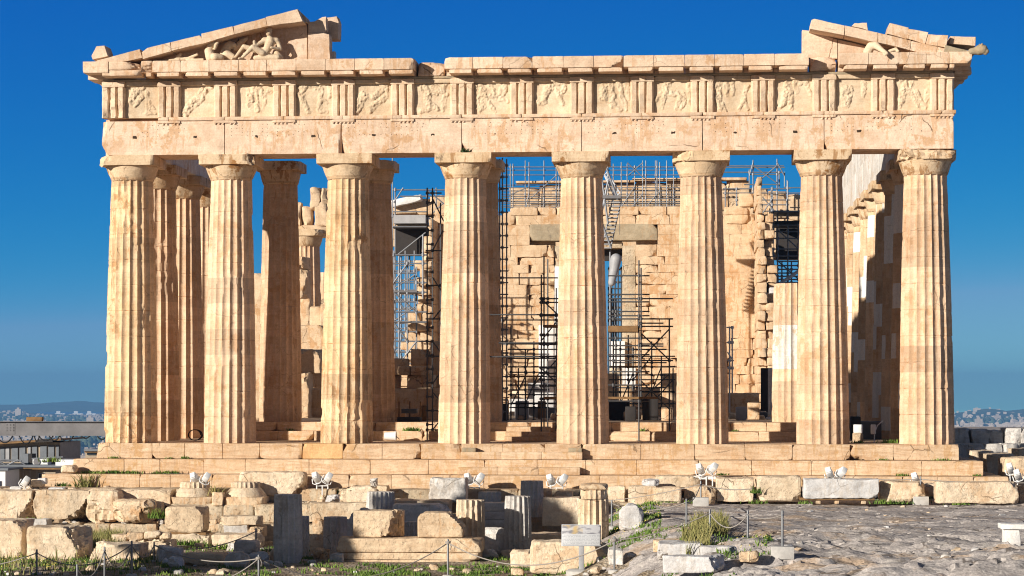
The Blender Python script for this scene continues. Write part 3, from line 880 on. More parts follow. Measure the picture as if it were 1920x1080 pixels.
# right
rake([(1504, 108), (1504, 56), (1524, 58), (1570, 74), (1570, 110)], YT, .8, 14, 'marble', 'tympanum_slab', .005)
rake([(1571, 110), (1571, 74), (1640, 90), (1700, 104), (1700, 112)], YT + .01, .8, 15, 'marble', 'tympanum_slab', .005)
rake([(1519, 54), (1522, 37), (1527, 35), (1584, 48), (1583, 66)], YR, .95, 16)
rake([(1584, 66), (1585, 48), (1646, 61), (1645, 80)], YR, .95, 17)
rake([(1645, 79), (1647, 61), (1708, 76), (1706, 94)], YR, .95, 18)
rake([(1707, 94), (1709, 77), (1772, 91), (1768, 104), (1738, 103)], YR, .95, 19)
rake([(1768, 104), (1772, 84), (1830, 98), (1826, 103)], YR, .95, 20, 'lintel')
rake([(1597, 49), (1603, 43), (1610, 44), (1626, 43), (1628, 56)], YR + .1, .7, 21, amp=.03, name='roof_tile_stub')
rake([(1663, 63), (1668, 43), (1704, 52), (1699, 73)], YR + .05, .9, 22, name='gutter_block')
rake([(1699, 72), (1704, 54), (1741, 60), (1735, 83)], YR + .05, .9, 23, name='gutter_block', amp=.025)
rake([(1736, 83), (1741, 64), (1778, 66), (1774, 89)], YR + .05, .9, 24, name='gutter_block')
rake([(1780, 82), (1782, 68), (1830, 69), (1829, 86)], YR + .3, .9, 25, 'cornice', 'gutter_block')
# lion-head spout
lp = at(1836, 92, YR - .05)
s = 1 / 52.
m = MB()
for p, q, a, b in (((-14, 0, -4), (0, 0, -3), 6, 8), ((0, 0, -2), (6, -3, -1), 9.5, 9), ((6, -3, 0), (13, -5, -5), 6.5, 4.5), ((8, -3, -7), (11, -4, -9), 3.5, 3), ((1, 4, 6), (2, 5, 9), 3, 2), ((3, -8, 5), (4, -9, 8), 3, 2)):
    m.add(*capsule(lp + np.array(p) * s, lp + np.array(q) * s, a * s, b * s))
o = mk('lion_head', m, M['lintel'], T, 180)
md = o.modifiers.new('join', 'REMESH'); md.mode = 'VOXEL'; md.voxel_size = .03; md.use_smooth_shade = True

# --- west cross wall with its great door, seen through the columns -------------
WY = 61.0
DX0, DX1 = atx(1039, WY), atx(1192, WY)
LZ0, LZ1 = atz(1115, 451, WY), atz(1115, 420, WY)
LX0, LX1 = atx(993, WY), atx(1233, WY)
XS0, XS1 = atx(815, WY), atx(1416, WY)
m = MB(); z = PZ; row = 0
rr = random.Random(21)
while z < 13.1:
    hgt = rr.choice((.5, .62, .74)) if z > 2 else .8
    x = XS0 - (row % 2) * .6
    top = z + hgt
    while x < XS1:
        w = rr.uniform(1.1, 2.3)
        a, b = max(x, XS0), min(x + w, XS1)
        x += w
        segs = [(a, b)]
        def cut(segs, u0, u1):
            out = []
            for (p, q) in segs:
                if q <= u0 or p >= u1: out.append((p, q))
                else:
                    if p < u0 - .15: out.append((p, u0))
                    if q > u1 + .15: out.append((u1, q))
            return out
        if z < LZ0 - .1: segs = cut(segs, DX0, DX1)
        if z + hgt > LZ0 + .05 and z < LZ1 - .1: segs = cut(segs, LX0, LX1)
        for (p, q) in segs:
            if q - p < .12: continue
            near = min(abs(p - DX1), abs(q - DX1), abs(q - DX0)) < 1.0 and z < LZ0
            low = z < 4.6
            dep = rr.uniform(.02, .045)
            amp = .008; ch = rchips(1, .05) if rr.random() < .4 else []; r = .012
            if near: dep = rr.uniform(.04, .2); amp = .04; ch = rchips(3, .22); r = .012
            elif low: dep = rr.uniform(.02, .10); amp = .03; ch = rchips(3, .2); r = .012
            elif z > 11.8: dep = rr.uniform(0, .14); ch = rchips(2, .2); amp = .015
            if z > 12.7 and rr.random() < .25: continue
            m.add(*rblock((p + .003, WY + dep, z + .002), (q - .003, WY + 1.0, top - .002), r, amp, 1.6, .2, ch, rr.uniform(0, 60)))
    z = top; row += 1
m.add(*box((XS0, WY + .95, PZ), (DX0, WY + 1.6, 12.6))); m.add(*box((DX1, WY + .95, PZ), (XS1, WY + 1.6, 12.6))); m.add(*box((DX0, WY + .95, LZ1), (DX1, WY + 1.6, 12.6)))
mk('cross_wall', m, M['wall'], T, 16)
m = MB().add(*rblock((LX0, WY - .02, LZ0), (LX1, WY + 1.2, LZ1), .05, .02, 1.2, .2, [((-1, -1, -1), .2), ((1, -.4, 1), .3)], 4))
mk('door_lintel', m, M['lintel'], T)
m = MB().add(*rblock((DX1 - .85, WY + .35, PZ), (DX1 - .02, WY + 2.2, LZ0 - .3), .03, .02, 1.5, .4, [], 4))
m.add(*rblock((DX0 + .02, WY + .35, PZ), (DX0 + .45, WY + 2.2, LZ0 - .3), .03, .02, 1.5, .4, [], 5))
m.add(*rblock((DX0 + .46, WY + .5, LZ0 - .45), (DX1 - .86, WY + 2.2, LZ0 - .03), .03, .02, 1.5, .4, [], 5))
o = mk('door_frame', m, M['found'], T)  # darker stone colour stands in for shade on the door jambs
mk('door_dark_panel', box((DX0 + .46, WY + 1.6, atz(1150, 489, WY + 1.6)), (DX1 - .86, WY + 1.7, LZ0 - .46)), M['dark'], T, 0)  # dark panel added to blacken the top of the doorway
m = MB()
for (a, b, v0, v1) in ((1010, 1038, 610, 762), (1040, 1052, 500, 770)):
    m.add(*rblock((atx(a, WY - .3), WY - .35, max(PZ, atz(a, v1, WY))), (atx(b, WY - .3), WY + .2, atz(a, v0, WY)), .02, .008, 1, .4, [], a))
for (a, b, v0, v1) in ((1143, 1172, 640, 770), (1173, 1192, 690, 770)):
    m.add(*rblock((atx(a, WY + .1), WY - .1, max(PZ, atz(a, v1, WY))), (atx(b, WY + .1), WY + .4, atz(a, v0, WY)), .02, .008, 1, .4, [], a))
o = mk('door_jamb', m, M['white'], T); o['label'] = 'pale new marble jamb pieces beside the great door'
# north end of the wall standing higher, ragged
m = MB(); z = PZ
xi = XS1 - .05
m.add(*box((xi + .3, 57.5, PZ), (xi + .9, 62, 12.0)))
while z < 14.2:
    hgt = rr.choice((.5, .52, .6))
    wide = 1.15 if z < 9 else (.95 if z < 12 else .5)
    sp = wide * rr.uniform(.42, .56)
    for (u0, u1) in ((0, sp - .02), (sp + .04, wide)):
        if u1 - u0 < .1 or (u0 > 0 and z > 12.2): continue
        m.add(*rblock((xi + u0 + rr.uniform(-.05, .05), 54.5 + rr.uniform(0, .9), z + .003), (xi + u1 + rr.uniform(-.06, .08), 62.2, z + hgt - .003), .02, .045, 2.2, .14, rchips(2, .16), rr.uniform(0, 60)))
    z += hgt
mk('north_wall', m, M['wall'], T)
for (a, b, v0, v1) in ((1358, 1402, 388, 403), (1385, 1413, 363, 388), (1360, 1402, 403, 420)):
    mk('cross_wall_top', rblock((atx(a, WY), WY - .1, atz(a, v1, WY)), (atx(b, WY), WY + 1.1, atz(a, v0, WY)), .05, .03, 1.5, .2, rchips(3, .2), a), M['wall'], T)
# south wall, broken off in steps
m = MB(); z = PZ; xw = XS0 + .2
while z < 13.6:
    hgt = .95 if z < 1.5 else rr.choice((.52, .52, .6))
    vv = HV - (z + hgt * .5 - CAM[2]) * FPX / 138.5
    xl = atx(float(np.interp(vv, [380, 420, 490, 560, 600, 650, 690, 740], [814, 800, 780, 774, 764, 752, 742, 736])), 57) + rr.uniform(-.25, .25)
    y = 57 + rr.uniform(0, 1.2)
    x = xl
    while x < xw - .1:
        w = min(rr.uniform(.8, 1.5), xw - x)
        if xw - x - w < .3: w = xw - x
        m.add(*rblock((x + .008, y + rr.uniform(0, .5), z + .004), (x + w - .008, 62, z + hgt - .004), .025, .03, 1.6, .18, rchips(3, .25), rr.uniform(0, 60)))
        x += w
    z += hgt
mk('south_wall', m, M['wall'], T)

# --- west front beyond: pediment wall above the cross wall ---------------------
VY = 68.0
def vx(px): return atx(px, VY)
m = MB()
for (a, b, v0, v1) in ((955, 1010, 352, 395), (1010, 1062, 347, 395), (1062, 1130, 345, 395), (1130, 1192, 344, 395), (1192, 1250, 341, 395), (1250, 1305, 340, 395), (1305, 1362, 341, 395), (1362, 1405, 338, 395), (1405, 1440, 352, 395), (1440, 1475, 358, 400), (1475, 1506, 363, 405)):
    m.add(*rblock((vx(a) + .01, VY + rr.uniform(0, .2), atz(a, v1 + 8, VY)), (vx(b) - .01, VY + 1, atz(a, v0, VY)), .05, .03, 1.3, .25, rchips(3, .3), a))
m.add(*rblock((vx(968), VY - .4, atz(1000, 344, VY)), (vx(1190), VY + .6, atz(1000, 340, VY)), .03, .01, 1, .6, seed=1))
m.add(*rblock((vx(1186), VY - .4, atz(1190, 340, VY)), (vx(1400), VY + .6, atz(1190, 335, VY)), .03, .01, 1, .6, seed=1))
m.add(*box((vx(940), VY + .3, ZA0), (vx(1510), VY + 1.4, atz(1000, 396, VY))))
m.add(*box((vx(735), VY + .3, 11.4), (vx(835), VY + 1.4, atz(800, 400, VY))))
for (a, b, v0, v1) in ((778, 808, 372, 402), (806, 838, 366, 402), (733, 780, 378, 400)):
    m.add(*rblock((vx(a), VY, atz(a, v1, VY)), (vx(b), VY + 1, atz(a, v0, VY)), .05, .04, 1.3, .25, rchips(3, .3), a))
mk('west_pediment', m, M['wall'], T)
m = MB().add(*rblock((vx(735), VY - .7, atz(735, 384, VY)), (vx(792), VY + .3, atz(735, 371, VY)), .05, .03, 1.3, .25, rchips(3, .3), 5, tilt=(0, -.22)))
o = mk('west_cornice_block', m, M['white'], T); o['label'] = 'new white marble cornice block at the far corner'
# rubble piled on the broken south column
cc = at(582, 430, FY[9])
m = MB()
for (a, b, v0, v1) in ((550, 563, 378, 424), (563, 583, 386, 424), (580, 598, 350, 392), (588, 614, 378, 424), (600, 616, 352, 390), (552, 612, 422, 438)):
    m.add(*rblock((atx(a, FY[9] - .6), FY[9] - .6 + rr.uniform(0, .3), atz(a, v1, FY[9] - .6)), (atx(b, FY[9] - .6), FY[9] + .6, atz(a, v0, FY[9] - .6)), .1, .07, 1.6, .18, rchips(4, .3), a))
mk('broken_entablature', m, M['wall'], T)
# low remains of the south side between the columns
m = MB()
for (a, b, v0, v1, Y) in ((548, 600, 655, 700, 20), (555, 578, 700, 785, 19), (578, 608, 690, 730, 22), (575, 612, 730, 785, 20), (470, 492, 512, 790, 45), (548, 612, 610, 660, 30), (600, 612, 560, 620, 32), (551, 576, 505, 560, 36), (553, 580, 560, 612, 35), (580, 610, 575, 655, 33), (556, 574, 480, 506, 36.3)):
    mk('south_wall_stub', rblock((atx(a, Y), Y, atz(a, v1, Y)), (atx(b, Y), Y + 1.3, atz(a, v0, Y)), .06, .06, 1.3, .15, rchips(5, .3), a), M['wall'], T, 24)
m = MB()
for (a, b, v0, v1, Y) in ((733, 768, 686, 703, 12.2), (770, 806, 686, 703, 12.2), (733, 746, 703, 728, 12.5), (762, 812, 703, 727, 12.5), (733, 830, 728, 776, 12.), (806, 832, 640, 728, 14), (770, 800, 655, 686, 14), (735, 762, 672, 687, 13.5)):
    z0 = atz(a, v1, Y) if v1 < 770 else PZ - .005
    mk('anta_block', rblock((atx(a, Y), Y, z0), (atx(b, Y), Y + 1.2, atz(a, v0, Y)), .04, .03, 1.3, .15, rchips(4, .2), a), M['wall'], T, 24)
m = MB()
for (a, b, v0, v1, Y) in ((1365, 1424, 737, 775, 22), (1150, 1190, 722, 776, 24), (1190, 1268, 726, 778, 26), (1240, 1272, 700, 728, 26.2)):
    z0 = atz(a, v1, Y) if v1 < 770 else PZ - .005
    mk('inner_block', rblock((atx(a, Y), Y, z0), (atx(b, Y), Y + 1.2, atz(a, v0, Y)), .04, .03, 1.3, .15, rchips(4, .2), a), M['wall'], T, 24)
# ------------------------------------------------------------------ sculptures left in the gable
def statue(name, parts, Y, label, cat, mat='sculpt', vox=.022):
    s = (Y - CAM[1]) / FPX
    m = MB()
    for (a, b, r0, r1) in parts:
        pa, pb = at(a[0], a[1], Y), at(b[0], b[1], Y)
        pa[1] += a[2]; pb[1] += b[2]
        m.add(*capsule(pa, pb, r0 * s, r1 * s))
    o = mk(name, m, M[mat], None, 180)
    md = o.modifiers.new('join', 'REMESH'); md.mode = 'VOXEL'; md.voxel_size = vox; md.use_smooth_shade = True
    sm = o.modifiers.new('soften', 'SMOOTH'); sm.factor = .5; sm.iterations = 2
    return tag(o, label, cat)
statue('reclining_statue', [
    ((505, 56, -.05), (504, 62, -.05), 6.2, 6.0), ((504, 62, 0), (506, 72, 0), 4.0, 4.6),
    ((496, 76, -.02), (518, 76, .05), 6.2, 6.2), ((507, 78, 0), (502, 91, 0), 9.5, 8), ((502, 91, 0), (494, 101, 0), 8, 8.5),
    ((493, 100, -.1), (476, 90, -.22), 7, 5), ((476, 90, -.22), (457, 109, -.22), 4.8, 3.0), ((457, 110, -.2), (451, 112, -.3), 2.8, 2.2),
    ((492, 98, .1), (457, 87, .05), 6.5, 4.8), ((457, 87, .05), (441, 108, .0), 4.6, 2.8), ((441, 109, 0), (436, 111, -.1), 2.6, 2.2),
    ((520, 77, .05), (526, 92, 0), 4.6, 3.8), ((526, 92, 0), (511, 91, -.22), 3.6, 2.6),
    ((494, 78, -.05), (480, 87, -.15), 4.6, 3.6), ((480, 87, -.15), (479, 80, -.2), 3.6, 3.4),
    ((480, 109, -.05), (520, 108, 0), 5, 7), ((518, 100, .1), (524, 108, .1), 6, 7)], -.08,
    'bare reclining marble man leaning back with bent knees in the left gable corner', 'statue')
statue('horse_head_statue', [
    ((395, 107, 0), (392, 96, 0), 10, 9), ((392, 96, 0), (395, 86, 0), 8.5, 7), ((394, 84, 0), (403, 82, -.1), 6.5, 5), ((403, 82, -.1), (410, 82, -.2), 4.6, 3.2),
    ((397, 79, 0), (399, 75, 0), 2.2, 1.2), ((404, 108, -.1), (414, 108, 0), 8, 7), ((408, 84, -.2), (404, 92, -.1), 3.5, 3)], -.15,
    'marble horse head and neck rearing at the statue man\'s feet, nearest the left gable tip', 'statue')
statue('paired_horse_statue', [
    ((418, 104, .1), (422, 92, .1), 10, 9), ((422, 92, .1), (430, 83, .1), 8.5, 7.5), ((430, 83, .1), (438, 84, .0), 6.5, 5), ((425, 102, .0), (436, 107, 0), 9, 7),
    ((440, 88, .2), (452, 77, .2), 7, 6), ((452, 77, .2), (461, 71, .15), 5, 3.5)], .05,
    'worn pair of marble horses just left of the reclining man', 'statue')
statue('rising_arms_statue', [
    ((331, 110, 0), (338, 102, 0), 3.5, 3), ((334, 112, 0), (352, 110, 0), 3.5, 3.5), ((352, 110, 0), (370, 103, -.05), 3.2, 2.8), ((352, 113, -.05), (381, 112, -.05), 2.5, 2.5),
    ((318, 113, -.05), (336, 112, -.05), 2.2, 2.6)], -.12,
    'low marble fragment with outstretched arms in the narrow left tip of the gable', 'statue')
statue('drooping_horse_statue', [
    ((1628, 96, .15), (1633, 86, .1), 9, 8), ((1633, 86, .1), (1642, 85, 0), 8, 7.5), ((1642, 85, 0), (1652, 95, -.2), 7, 4.8), ((1652, 95, -.2), (1661, 103, -.35), 4.6, 3.6),
    ((1639, 80, .05), (1641, 76, .05), 2, 1.2), ((1655, 103, -.35), (1658, 107, -.38), 2.2, 1.8)], -.45,
    'marble horse head hanging over the cornice in the right gable', 'statue')
statue('broken_horse_statue', [
    ((1668, 96, .0), (1680, 92, 0), 3.2, 3.6), ((1680, 92, 0), (1684, 97, -.1), 3, 2.4), ((1650, 90, .3), (1668, 96, .2), 5, 4), ((1672, 100, -.1), (1680, 99, -.1), 2, 2)], -.42,
    'small broken marble muzzle beside the drooping horse head in the right gable', 'statue')

# ------------------------------------------------------------------ scaffolds
_tv, _tf = lathe([(1, 0), (1, 1)], (0, 0), 8)
TUBE = {}
def pole(root, name, p, q, r=.03, mat='steel'):
    if mat not in TUBE:
        me = bpy.data.meshes.new('tube'); me.from_pydata(_tv.tolist(), [], _tf)
        me.polygons.foreach_set('use_smooth', [True] * len(me.polygons)); me.set_sharp_from_angle(angle=rad(40))
        me.materials.append(M[mat]); TUBE[mat] = me
    o = bpy.data.objects.new(name, TUBE[mat]); scene.collection.objects.link(o)
    p = np.asarray(p, float); q = np.asarray(q, float); d = Vector(q - p)
    o.parent = root; o.location = p - ORI[root]
    o.rotation_mode = 'QUATERNION'; o.rotation_quaternion = d.to_track_quat('Z', 'Y')
    o.scale = (r, r, d.length)
    return o
def scaffold(label, Y, ups, leds, braces=(), decks=(), depth=1.2, r=.027, mat='steel', floor=PZ, cat='scaffold', name='scaffold', base=None):
    x0 = atx(ups[0][0], Y)
    root = empty(name, (x0, Y, base if base is not None else floor), label, cat, 'scaffolds around the ruin')
    for u in ups:
        px, v0, v1 = u[:3]; dy = u[3] if len(u) > 3 else 0
        p = at(px, v0, Y + dy); q = at(px, v1, Y + dy)
        z1 = q[2] if v1 < 770 else (0.02 if Y < 5 else floor + .0)
        pole(root, 'upright', (p[0], p[1], z1), p, r, mat)
        if v1 >= 770:
            mk('base_plate', MB().add(*box((p[0] - .09, p[1] - .09, z1 - .012), (p[0] + .09, p[1] + .09, z1 + .01))), M[mat], root, 0)
    for l in leds:
        a, b, v = l[:3]; dy = l[3] if len(l) > 3 else -.06
        pole(root, 'ledger', at(a, v, Y + dy), at(b, v, Y + dy), r * .95, mat)
        if len(l) > 4: pole(root, 'ledger', at(a, v, Y + dy) + (0, depth, 0), at(b, v, Y + dy) + (0, depth, 0), r * .95, mat)
    rk = random.Random(int(Y * 10) + len(ups)); nc = 0
    for l in leds:
        for u in ups:
            if min(l[0], l[1]) <= u[0] <= max(l[0], l[1]) and u[1] < l[2] < u[2] and nc < 60 and rk.random() < .55:
                c = at(u[0], l[2], Y + (l[3] if len(l) > 3 else -.06)); nc += 1
                pole(root, 'coupler', c - (0, 0, r * 2.0), c + (0, 0, r * 2.0), r * 1.8, mat)
    for (a, va, b, vb) in braces:
        pole(root, 'brace', at(a, va, Y - .12), at(b, vb, Y - .12), r * .9, mat)
    for (a, b, v0, v1, m_) in decks:
        p = at(a, v1, Y - .1); q = at(b, v0, Y - .1)
        mk('deck_board', MB().add(*box((p[0], Y - .15, p[2]), (q[0], Y + depth, q[2]))), M[m_], root, 0)
    return root
rr = random.Random(3)
# tall narrow tower left of the fourth column
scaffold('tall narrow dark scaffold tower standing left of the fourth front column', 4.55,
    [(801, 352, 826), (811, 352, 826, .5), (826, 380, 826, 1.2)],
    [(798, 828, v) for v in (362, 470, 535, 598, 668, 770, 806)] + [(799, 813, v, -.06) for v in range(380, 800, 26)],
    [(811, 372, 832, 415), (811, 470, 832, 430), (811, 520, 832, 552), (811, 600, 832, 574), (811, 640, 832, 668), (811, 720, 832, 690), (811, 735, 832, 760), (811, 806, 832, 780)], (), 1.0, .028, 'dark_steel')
scaffold('slender scaffold lattice and lamp mast in the gap right of the third column', 63.,
    [(736, 292, 780), (741, 352, 700), (752, 470, 690, 2), (760, 470, 690, 1), (768, 470, 690, 3), (777, 470, 690), (801, 352, 480), (818, 352, 420)],
    [(736, 835, 356), (736, 800, 397), (736, 800, 405), (736, 800, 425), (750, 835, 368)] + [(735, 785, v) for v in range(490, 690, 18)] + [(738, 785, v, 1.5) for v in range(498, 690, 27)],
    [(738, 380, 756, 352), (745, 478, 798, 436), (741, 540, 778, 515), (741, 600, 778, 575), (741, 560, 778, 600), (741, 660, 778, 630), (741, 610, 778, 650), (800, 356, 836, 385), (811, 400, 832, 380)],
    [(737, 800, 426, 428, 'dark'), (738, 798, 403, 419, 'mid_grey')], 3, .045)
mk('dark_deck', MB().add(*box((atx(740, 64.5), 64.5, atz(740, 478, 64.5)), (atx(800, 64.5), 66, atz(740, 430, 64.5)))), M['dark'], bpy.data.objects['scaffold.001'], 0)
scaffold('scaffold ladder tower rising just right of the fourth column', 8.0,
    [(937, 298, 786), (942, 296, 786, .3), (950, 298, 786, .6)],
    [(935, 953, v) for v in range(310, 780, 22)] + [(915, 1046, 521, -.1), (918, 1046, 668, -.1), (918, 1046, 645, 1.0), (936, 1046, 600, .8)], [], (), 1.2, .028)
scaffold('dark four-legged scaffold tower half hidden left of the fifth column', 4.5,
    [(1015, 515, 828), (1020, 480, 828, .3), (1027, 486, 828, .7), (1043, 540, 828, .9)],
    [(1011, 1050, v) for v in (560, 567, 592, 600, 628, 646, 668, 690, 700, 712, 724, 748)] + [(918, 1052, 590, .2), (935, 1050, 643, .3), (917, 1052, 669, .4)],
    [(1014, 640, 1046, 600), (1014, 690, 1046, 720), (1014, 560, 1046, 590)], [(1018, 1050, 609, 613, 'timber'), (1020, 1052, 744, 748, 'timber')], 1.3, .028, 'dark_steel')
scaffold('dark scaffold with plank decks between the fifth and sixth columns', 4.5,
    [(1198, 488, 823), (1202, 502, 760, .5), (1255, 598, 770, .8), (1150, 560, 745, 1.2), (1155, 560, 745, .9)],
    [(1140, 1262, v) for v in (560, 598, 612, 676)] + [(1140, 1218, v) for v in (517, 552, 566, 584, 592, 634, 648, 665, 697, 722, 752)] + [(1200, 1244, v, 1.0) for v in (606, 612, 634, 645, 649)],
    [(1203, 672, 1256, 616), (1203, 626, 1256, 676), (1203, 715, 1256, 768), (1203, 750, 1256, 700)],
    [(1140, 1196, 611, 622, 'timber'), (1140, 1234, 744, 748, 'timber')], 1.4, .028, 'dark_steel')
tops = [957, 962, 985, 992, 1020, 1043, 1048, 1062, 1140, 1150, 1165, 1176, 1190, 1205, 1211, 1229, 1232, 1237, 1250, 1263, 1281, 1290]
scaffold('long grey scaffold lattice along the far wall top between the fourth and sixth columns', 65.,
    [(p, rr.choice((304, 307, 310, 301, 295)), rr.choice((388, 396, 392)), rr.choice((0, 0, 1.2))) for p in tops],
    [(940, 1300, v) for v in (313, 328, 352, 364, 372, 381, 389)] + [(940, 1300, v, 1.3) for v in (319, 347, 358, 368, 378, 386)],
    [(1179, 328, 1205, 305), (1176, 305, 1208, 334), (995, 372, 1042, 330), (955, 366, 992, 350), (1085, 365, 1130, 390), (1210, 390, 1235, 360), (1165, 388, 1190, 350), (985, 395, 992, 360), (1180, 395, 1206, 362)], (), 1.4, .034, floor=13.0, base=13.0)
scaffold('grey scaffold frame above the far wall between the sixth and seventh columns', 65.,
    [(1360, 350, 396), (1381, 352, 392), (1405, 318, 352), (1412, 300, 390), (1448, 350, 420), (1457, 298, 420), (1461, 322, 352, 1), (1471, 322, 350), (1476, 338, 410), (1446, 352, 410, 1)],
    [(1355, 1470, 311), (1355, 1472, 314, 1.), (1355, 1468, 323), (1405, 1460, 327), (1395, 1462, 346), (1355, 1482, 354), (1355, 1506, 362), (1380, 1482, 375), (1380, 1480, 384), (1420, 1506, 396), (1470, 1506, 352)],
    [(1420, 342, 1455, 312), (1415, 312, 1455, 342), (1457, 304, 1471, 330), (1405, 330, 1412, 304), (1430, 400, 1450, 370), (1430, 370, 1452, 395)], (), 1.4, .04, floor=13.0, base=13.0)
sc = scaffold('dark deep scaffold bay in the gap left of the seventh column', 63.,
    [(1450, 396, 540), (1458, 396, 540, 1), (1477, 340, 540), (1497, 420, 540, 1.5), (1466, 490, 540, 3), (1484, 490, 540, 3)],
    [(1448, 1506, v) for v in (396, 422, 434, 447, 467, 480, 498, 512, 524)] + [(1456, 1506, v, 2) for v in (490, 505, 518, 530)],
    [(1457, 430, 1503, 472), (1455, 486, 1500, 526)], [(1452, 1506, 414, 420, 'dark'), (1446, 1506, 396, 398, 'steel')], 3.5, .045)
mk('shade_sheet', MB().add(*box((atx(1455, 67), 67, atz(1460, 486, 67)), (atx(1506, 67), 67.4, atz(1460, 414, 67)))), M['dark'], sc, 0)  # dark sheet standing in for the shaded soffit behind the bay
pole(sc, 'brace', at(1462, 532, 60), at(1502, 505, 60), .1, 'pale_steel')
o = mk('lintel_beam', rblock((atx(1443, 36), 36, atz(1450, 550, 36)), (atx(1503, 36), 37.2, atz(1450, 539, 36)), .02, .01, 2, .3, [], 3), M['bluish'], None)
tag(o, 'pale grey beam bridging to the cut-off column left of the seventh column', 'stone beam')
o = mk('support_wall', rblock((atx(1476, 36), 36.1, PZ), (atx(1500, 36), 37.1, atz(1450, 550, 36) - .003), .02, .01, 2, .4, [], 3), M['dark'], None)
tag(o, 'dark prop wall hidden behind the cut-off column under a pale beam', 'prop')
scaffold('single short scaffold pole with couplers right of the sixth column', 22.,
    [(1368, 612, 790), (1373, 612, 790, .3)], [(1362, 1376, v) for v in (614, 642, 676, 690)], [(1364, 660, 1374, 676)], (), .3, .035, 'pale_steel')
scaffold('fine scaffold bars standing inside the great door', 64.,
    [(p, 500, 770) for p in (1142, 1147, 1153, 1159, 1165)], [(1140, 1168, v) for v in range(505, 605, 12)], (), (), .5, .045, 'dark_steel')
scaffold('low dark scaffold cage standing deep inside the central gap', 12.,
    [(958, 610, 786), (985, 655, 786, .4), (1001, 640, 786, 1.), (1046, 600, 786, .6), (972, 690, 786, 1.2)],
    [(952, 1048, v) for v in (655, 672, 688, 706, 722, 740, 757)] + [(955, 1030, v, 1.0) for v in (664, 698, 731, 764)],
    [(958, 760, 985, 706), (985, 757, 1010, 700), (1001, 722, 1046, 672)], [(955, 1012, 704, 707, 'timber'), (960, 1046, 755, 758, 'dark')], 1.4, .028, 'dark_steel')
scaffold('low dark scaffold cage behind the planked scaffold, in the gap right of the fifth column', 13.,
    [(1163, 640, 786), (1178, 628, 786, .4), (1187, 650, 786, 1.), (1222, 640, 786, .6), (1240, 668, 786, 1.2), (1262, 690, 786)],
    [(1142, 1266, v) for v in (668, 688, 712, 735, 757)] + [(1150, 1250, v, 1.0) for v in (655, 680, 703, 727, 765)],
    [(1163, 757, 1187, 700), (1187, 712, 1222, 668), (1222, 757, 1262, 712), (1240, 688, 1222, 735)], [(1144, 1200, 686, 689, 'timber'), (1200, 1264, 733, 736, 'dark')], 1.4, .028, 'dark_steel')
scaffold('pale tube scaffold beside the broken stepped wall in the gap right of the third column', 55.,
    [(738, 470, 690), (748, 480, 690, 2), (764, 480, 690), (781, 500, 690, 2), (793, 440, 560)],
    [(735, 800, v) for v in (478, 494, 530, 548, 585, 604, 640, 660, 682)] + [(735, 780, v, 1.5) for v in (512, 566, 622)],
    [(738, 530, 764, 494), (738, 548, 781, 585), (764, 640, 738, 604), (748, 682, 781, 640)], [(737, 782, 545, 548, 'beam'), (737, 770, 602, 604, 'beam')], 2.5, .05)
# crane
cr = empty('crane', (atx(1150, 52), 52, PZ), 'pale lattice crane with a rounded grey counterweight seen beside the fifth column', 'crane')
for a, va, b, vb in ((1132, 325, 1160, 368), (1134, 330, 1152, 368), (1137, 322, 1163, 362)): pole(cr, 'boom_rail', at(a, va, 52), at(b, vb, 52), .045, 'pale_steel')
for k in range(9):
    u = k / 8; pole(cr, 'boom_lacing', at(1133 + 24 * u, 328 + 40 * u, 52), at(1138 + 24 * u, 324 + 38 * u, 52), .03, 'pale_steel')
mk('platform', MB().add(*box(tuple(at(1128, 372, 51.4)), tuple(at(1164, 366, 51.4) + (0, 1.4, 0)))), M['beam'], cr, 0)
for a, va, b2, vb in ((1132, 300, 1158, 374), (1128, 330, 1140, 420), (1140, 340, 1126, 410), (1126, 410, 1146, 466)): pole(cr, 'stay', at(a, va, 51.5), at(b2, vb, 51.5), .06, 'steel')
for k in range(14):
    u = k / 13; p = at(1158 - 20 * u, 374 + 92 * u, 52)
    mk('mast_rung', MB().add(*box(tuple(p + (-.30, -.2, 0)), tuple(p + (.22, .4, .06)))), M['mid_grey'], cr, 0)
for a in (-.3, .22): pole(cr, 'mast_rail', at(1158, 374, 52) + (a, 0, 0), at(1138, 466, 52) + (a, 0, 0), .035, 'steel')
pole(cr, 'mast', at(1144, 470, 52.4) * (1, 1, 0) + (0, 0, PZ), at(1144, 470, 52.4), .05, 'steel')
pole(cr, 'cable', at(1162, 372, 51.9), at(1162, 440, 51.9), .015, 'dark_steel')
m = MB()
V, F = capsule(at(1155, 486, 50), at(1147, 530, 50), .33, .20, 20, 6); m.add(V, F)
mk('counterweight', m, M['mid_grey'], cr, 40)

# ------------------------------------------------------------------ things lying about inside the temple
def stored(px0, px1, v0, v1, Y, mat, label, cat='block', name='stored_block', floor=PZ, dep=.7, sit=True, r=.03, group=None):
    z0 = floor if sit else atz(px0, v1, Y)
    o = mk(name, rblock((atx(px0, Y), Y, z0), (atx(px1, Y), Y + dep, atz(px0, v0, Y)), r, .008, 2, .2, rchips(1, .06), px0), M[mat], None)
    return tag(o, label, cat, group)
stored(955, 1000, 748, 775, 34, 'bluish', 'low white marble block on the temple floor, left in the central gap')
stored(1002, 1038, 736, 776, 36, 'bluish', 'bluish marble block on the temple floor beside the scaffold tower')
stored(990, 1030, 718, 772, 44, 'bluish', 'tall white marble block farthest back in the central gap')
stored(960, 985, 733, 772, 40, 'sun_worn', 'narrow white marble block standing behind the low white one')
stored(965, 1040, 764, 779, 20, 'beam', 'long low grey platform across the central gap', 'platform', 'platform')
stored(1248, 1268, 703, 727, 26.3, 'bluish', 'light grey box perched on a stone beside the sixth column', 'box', 'storage_box', 0, .5, False)
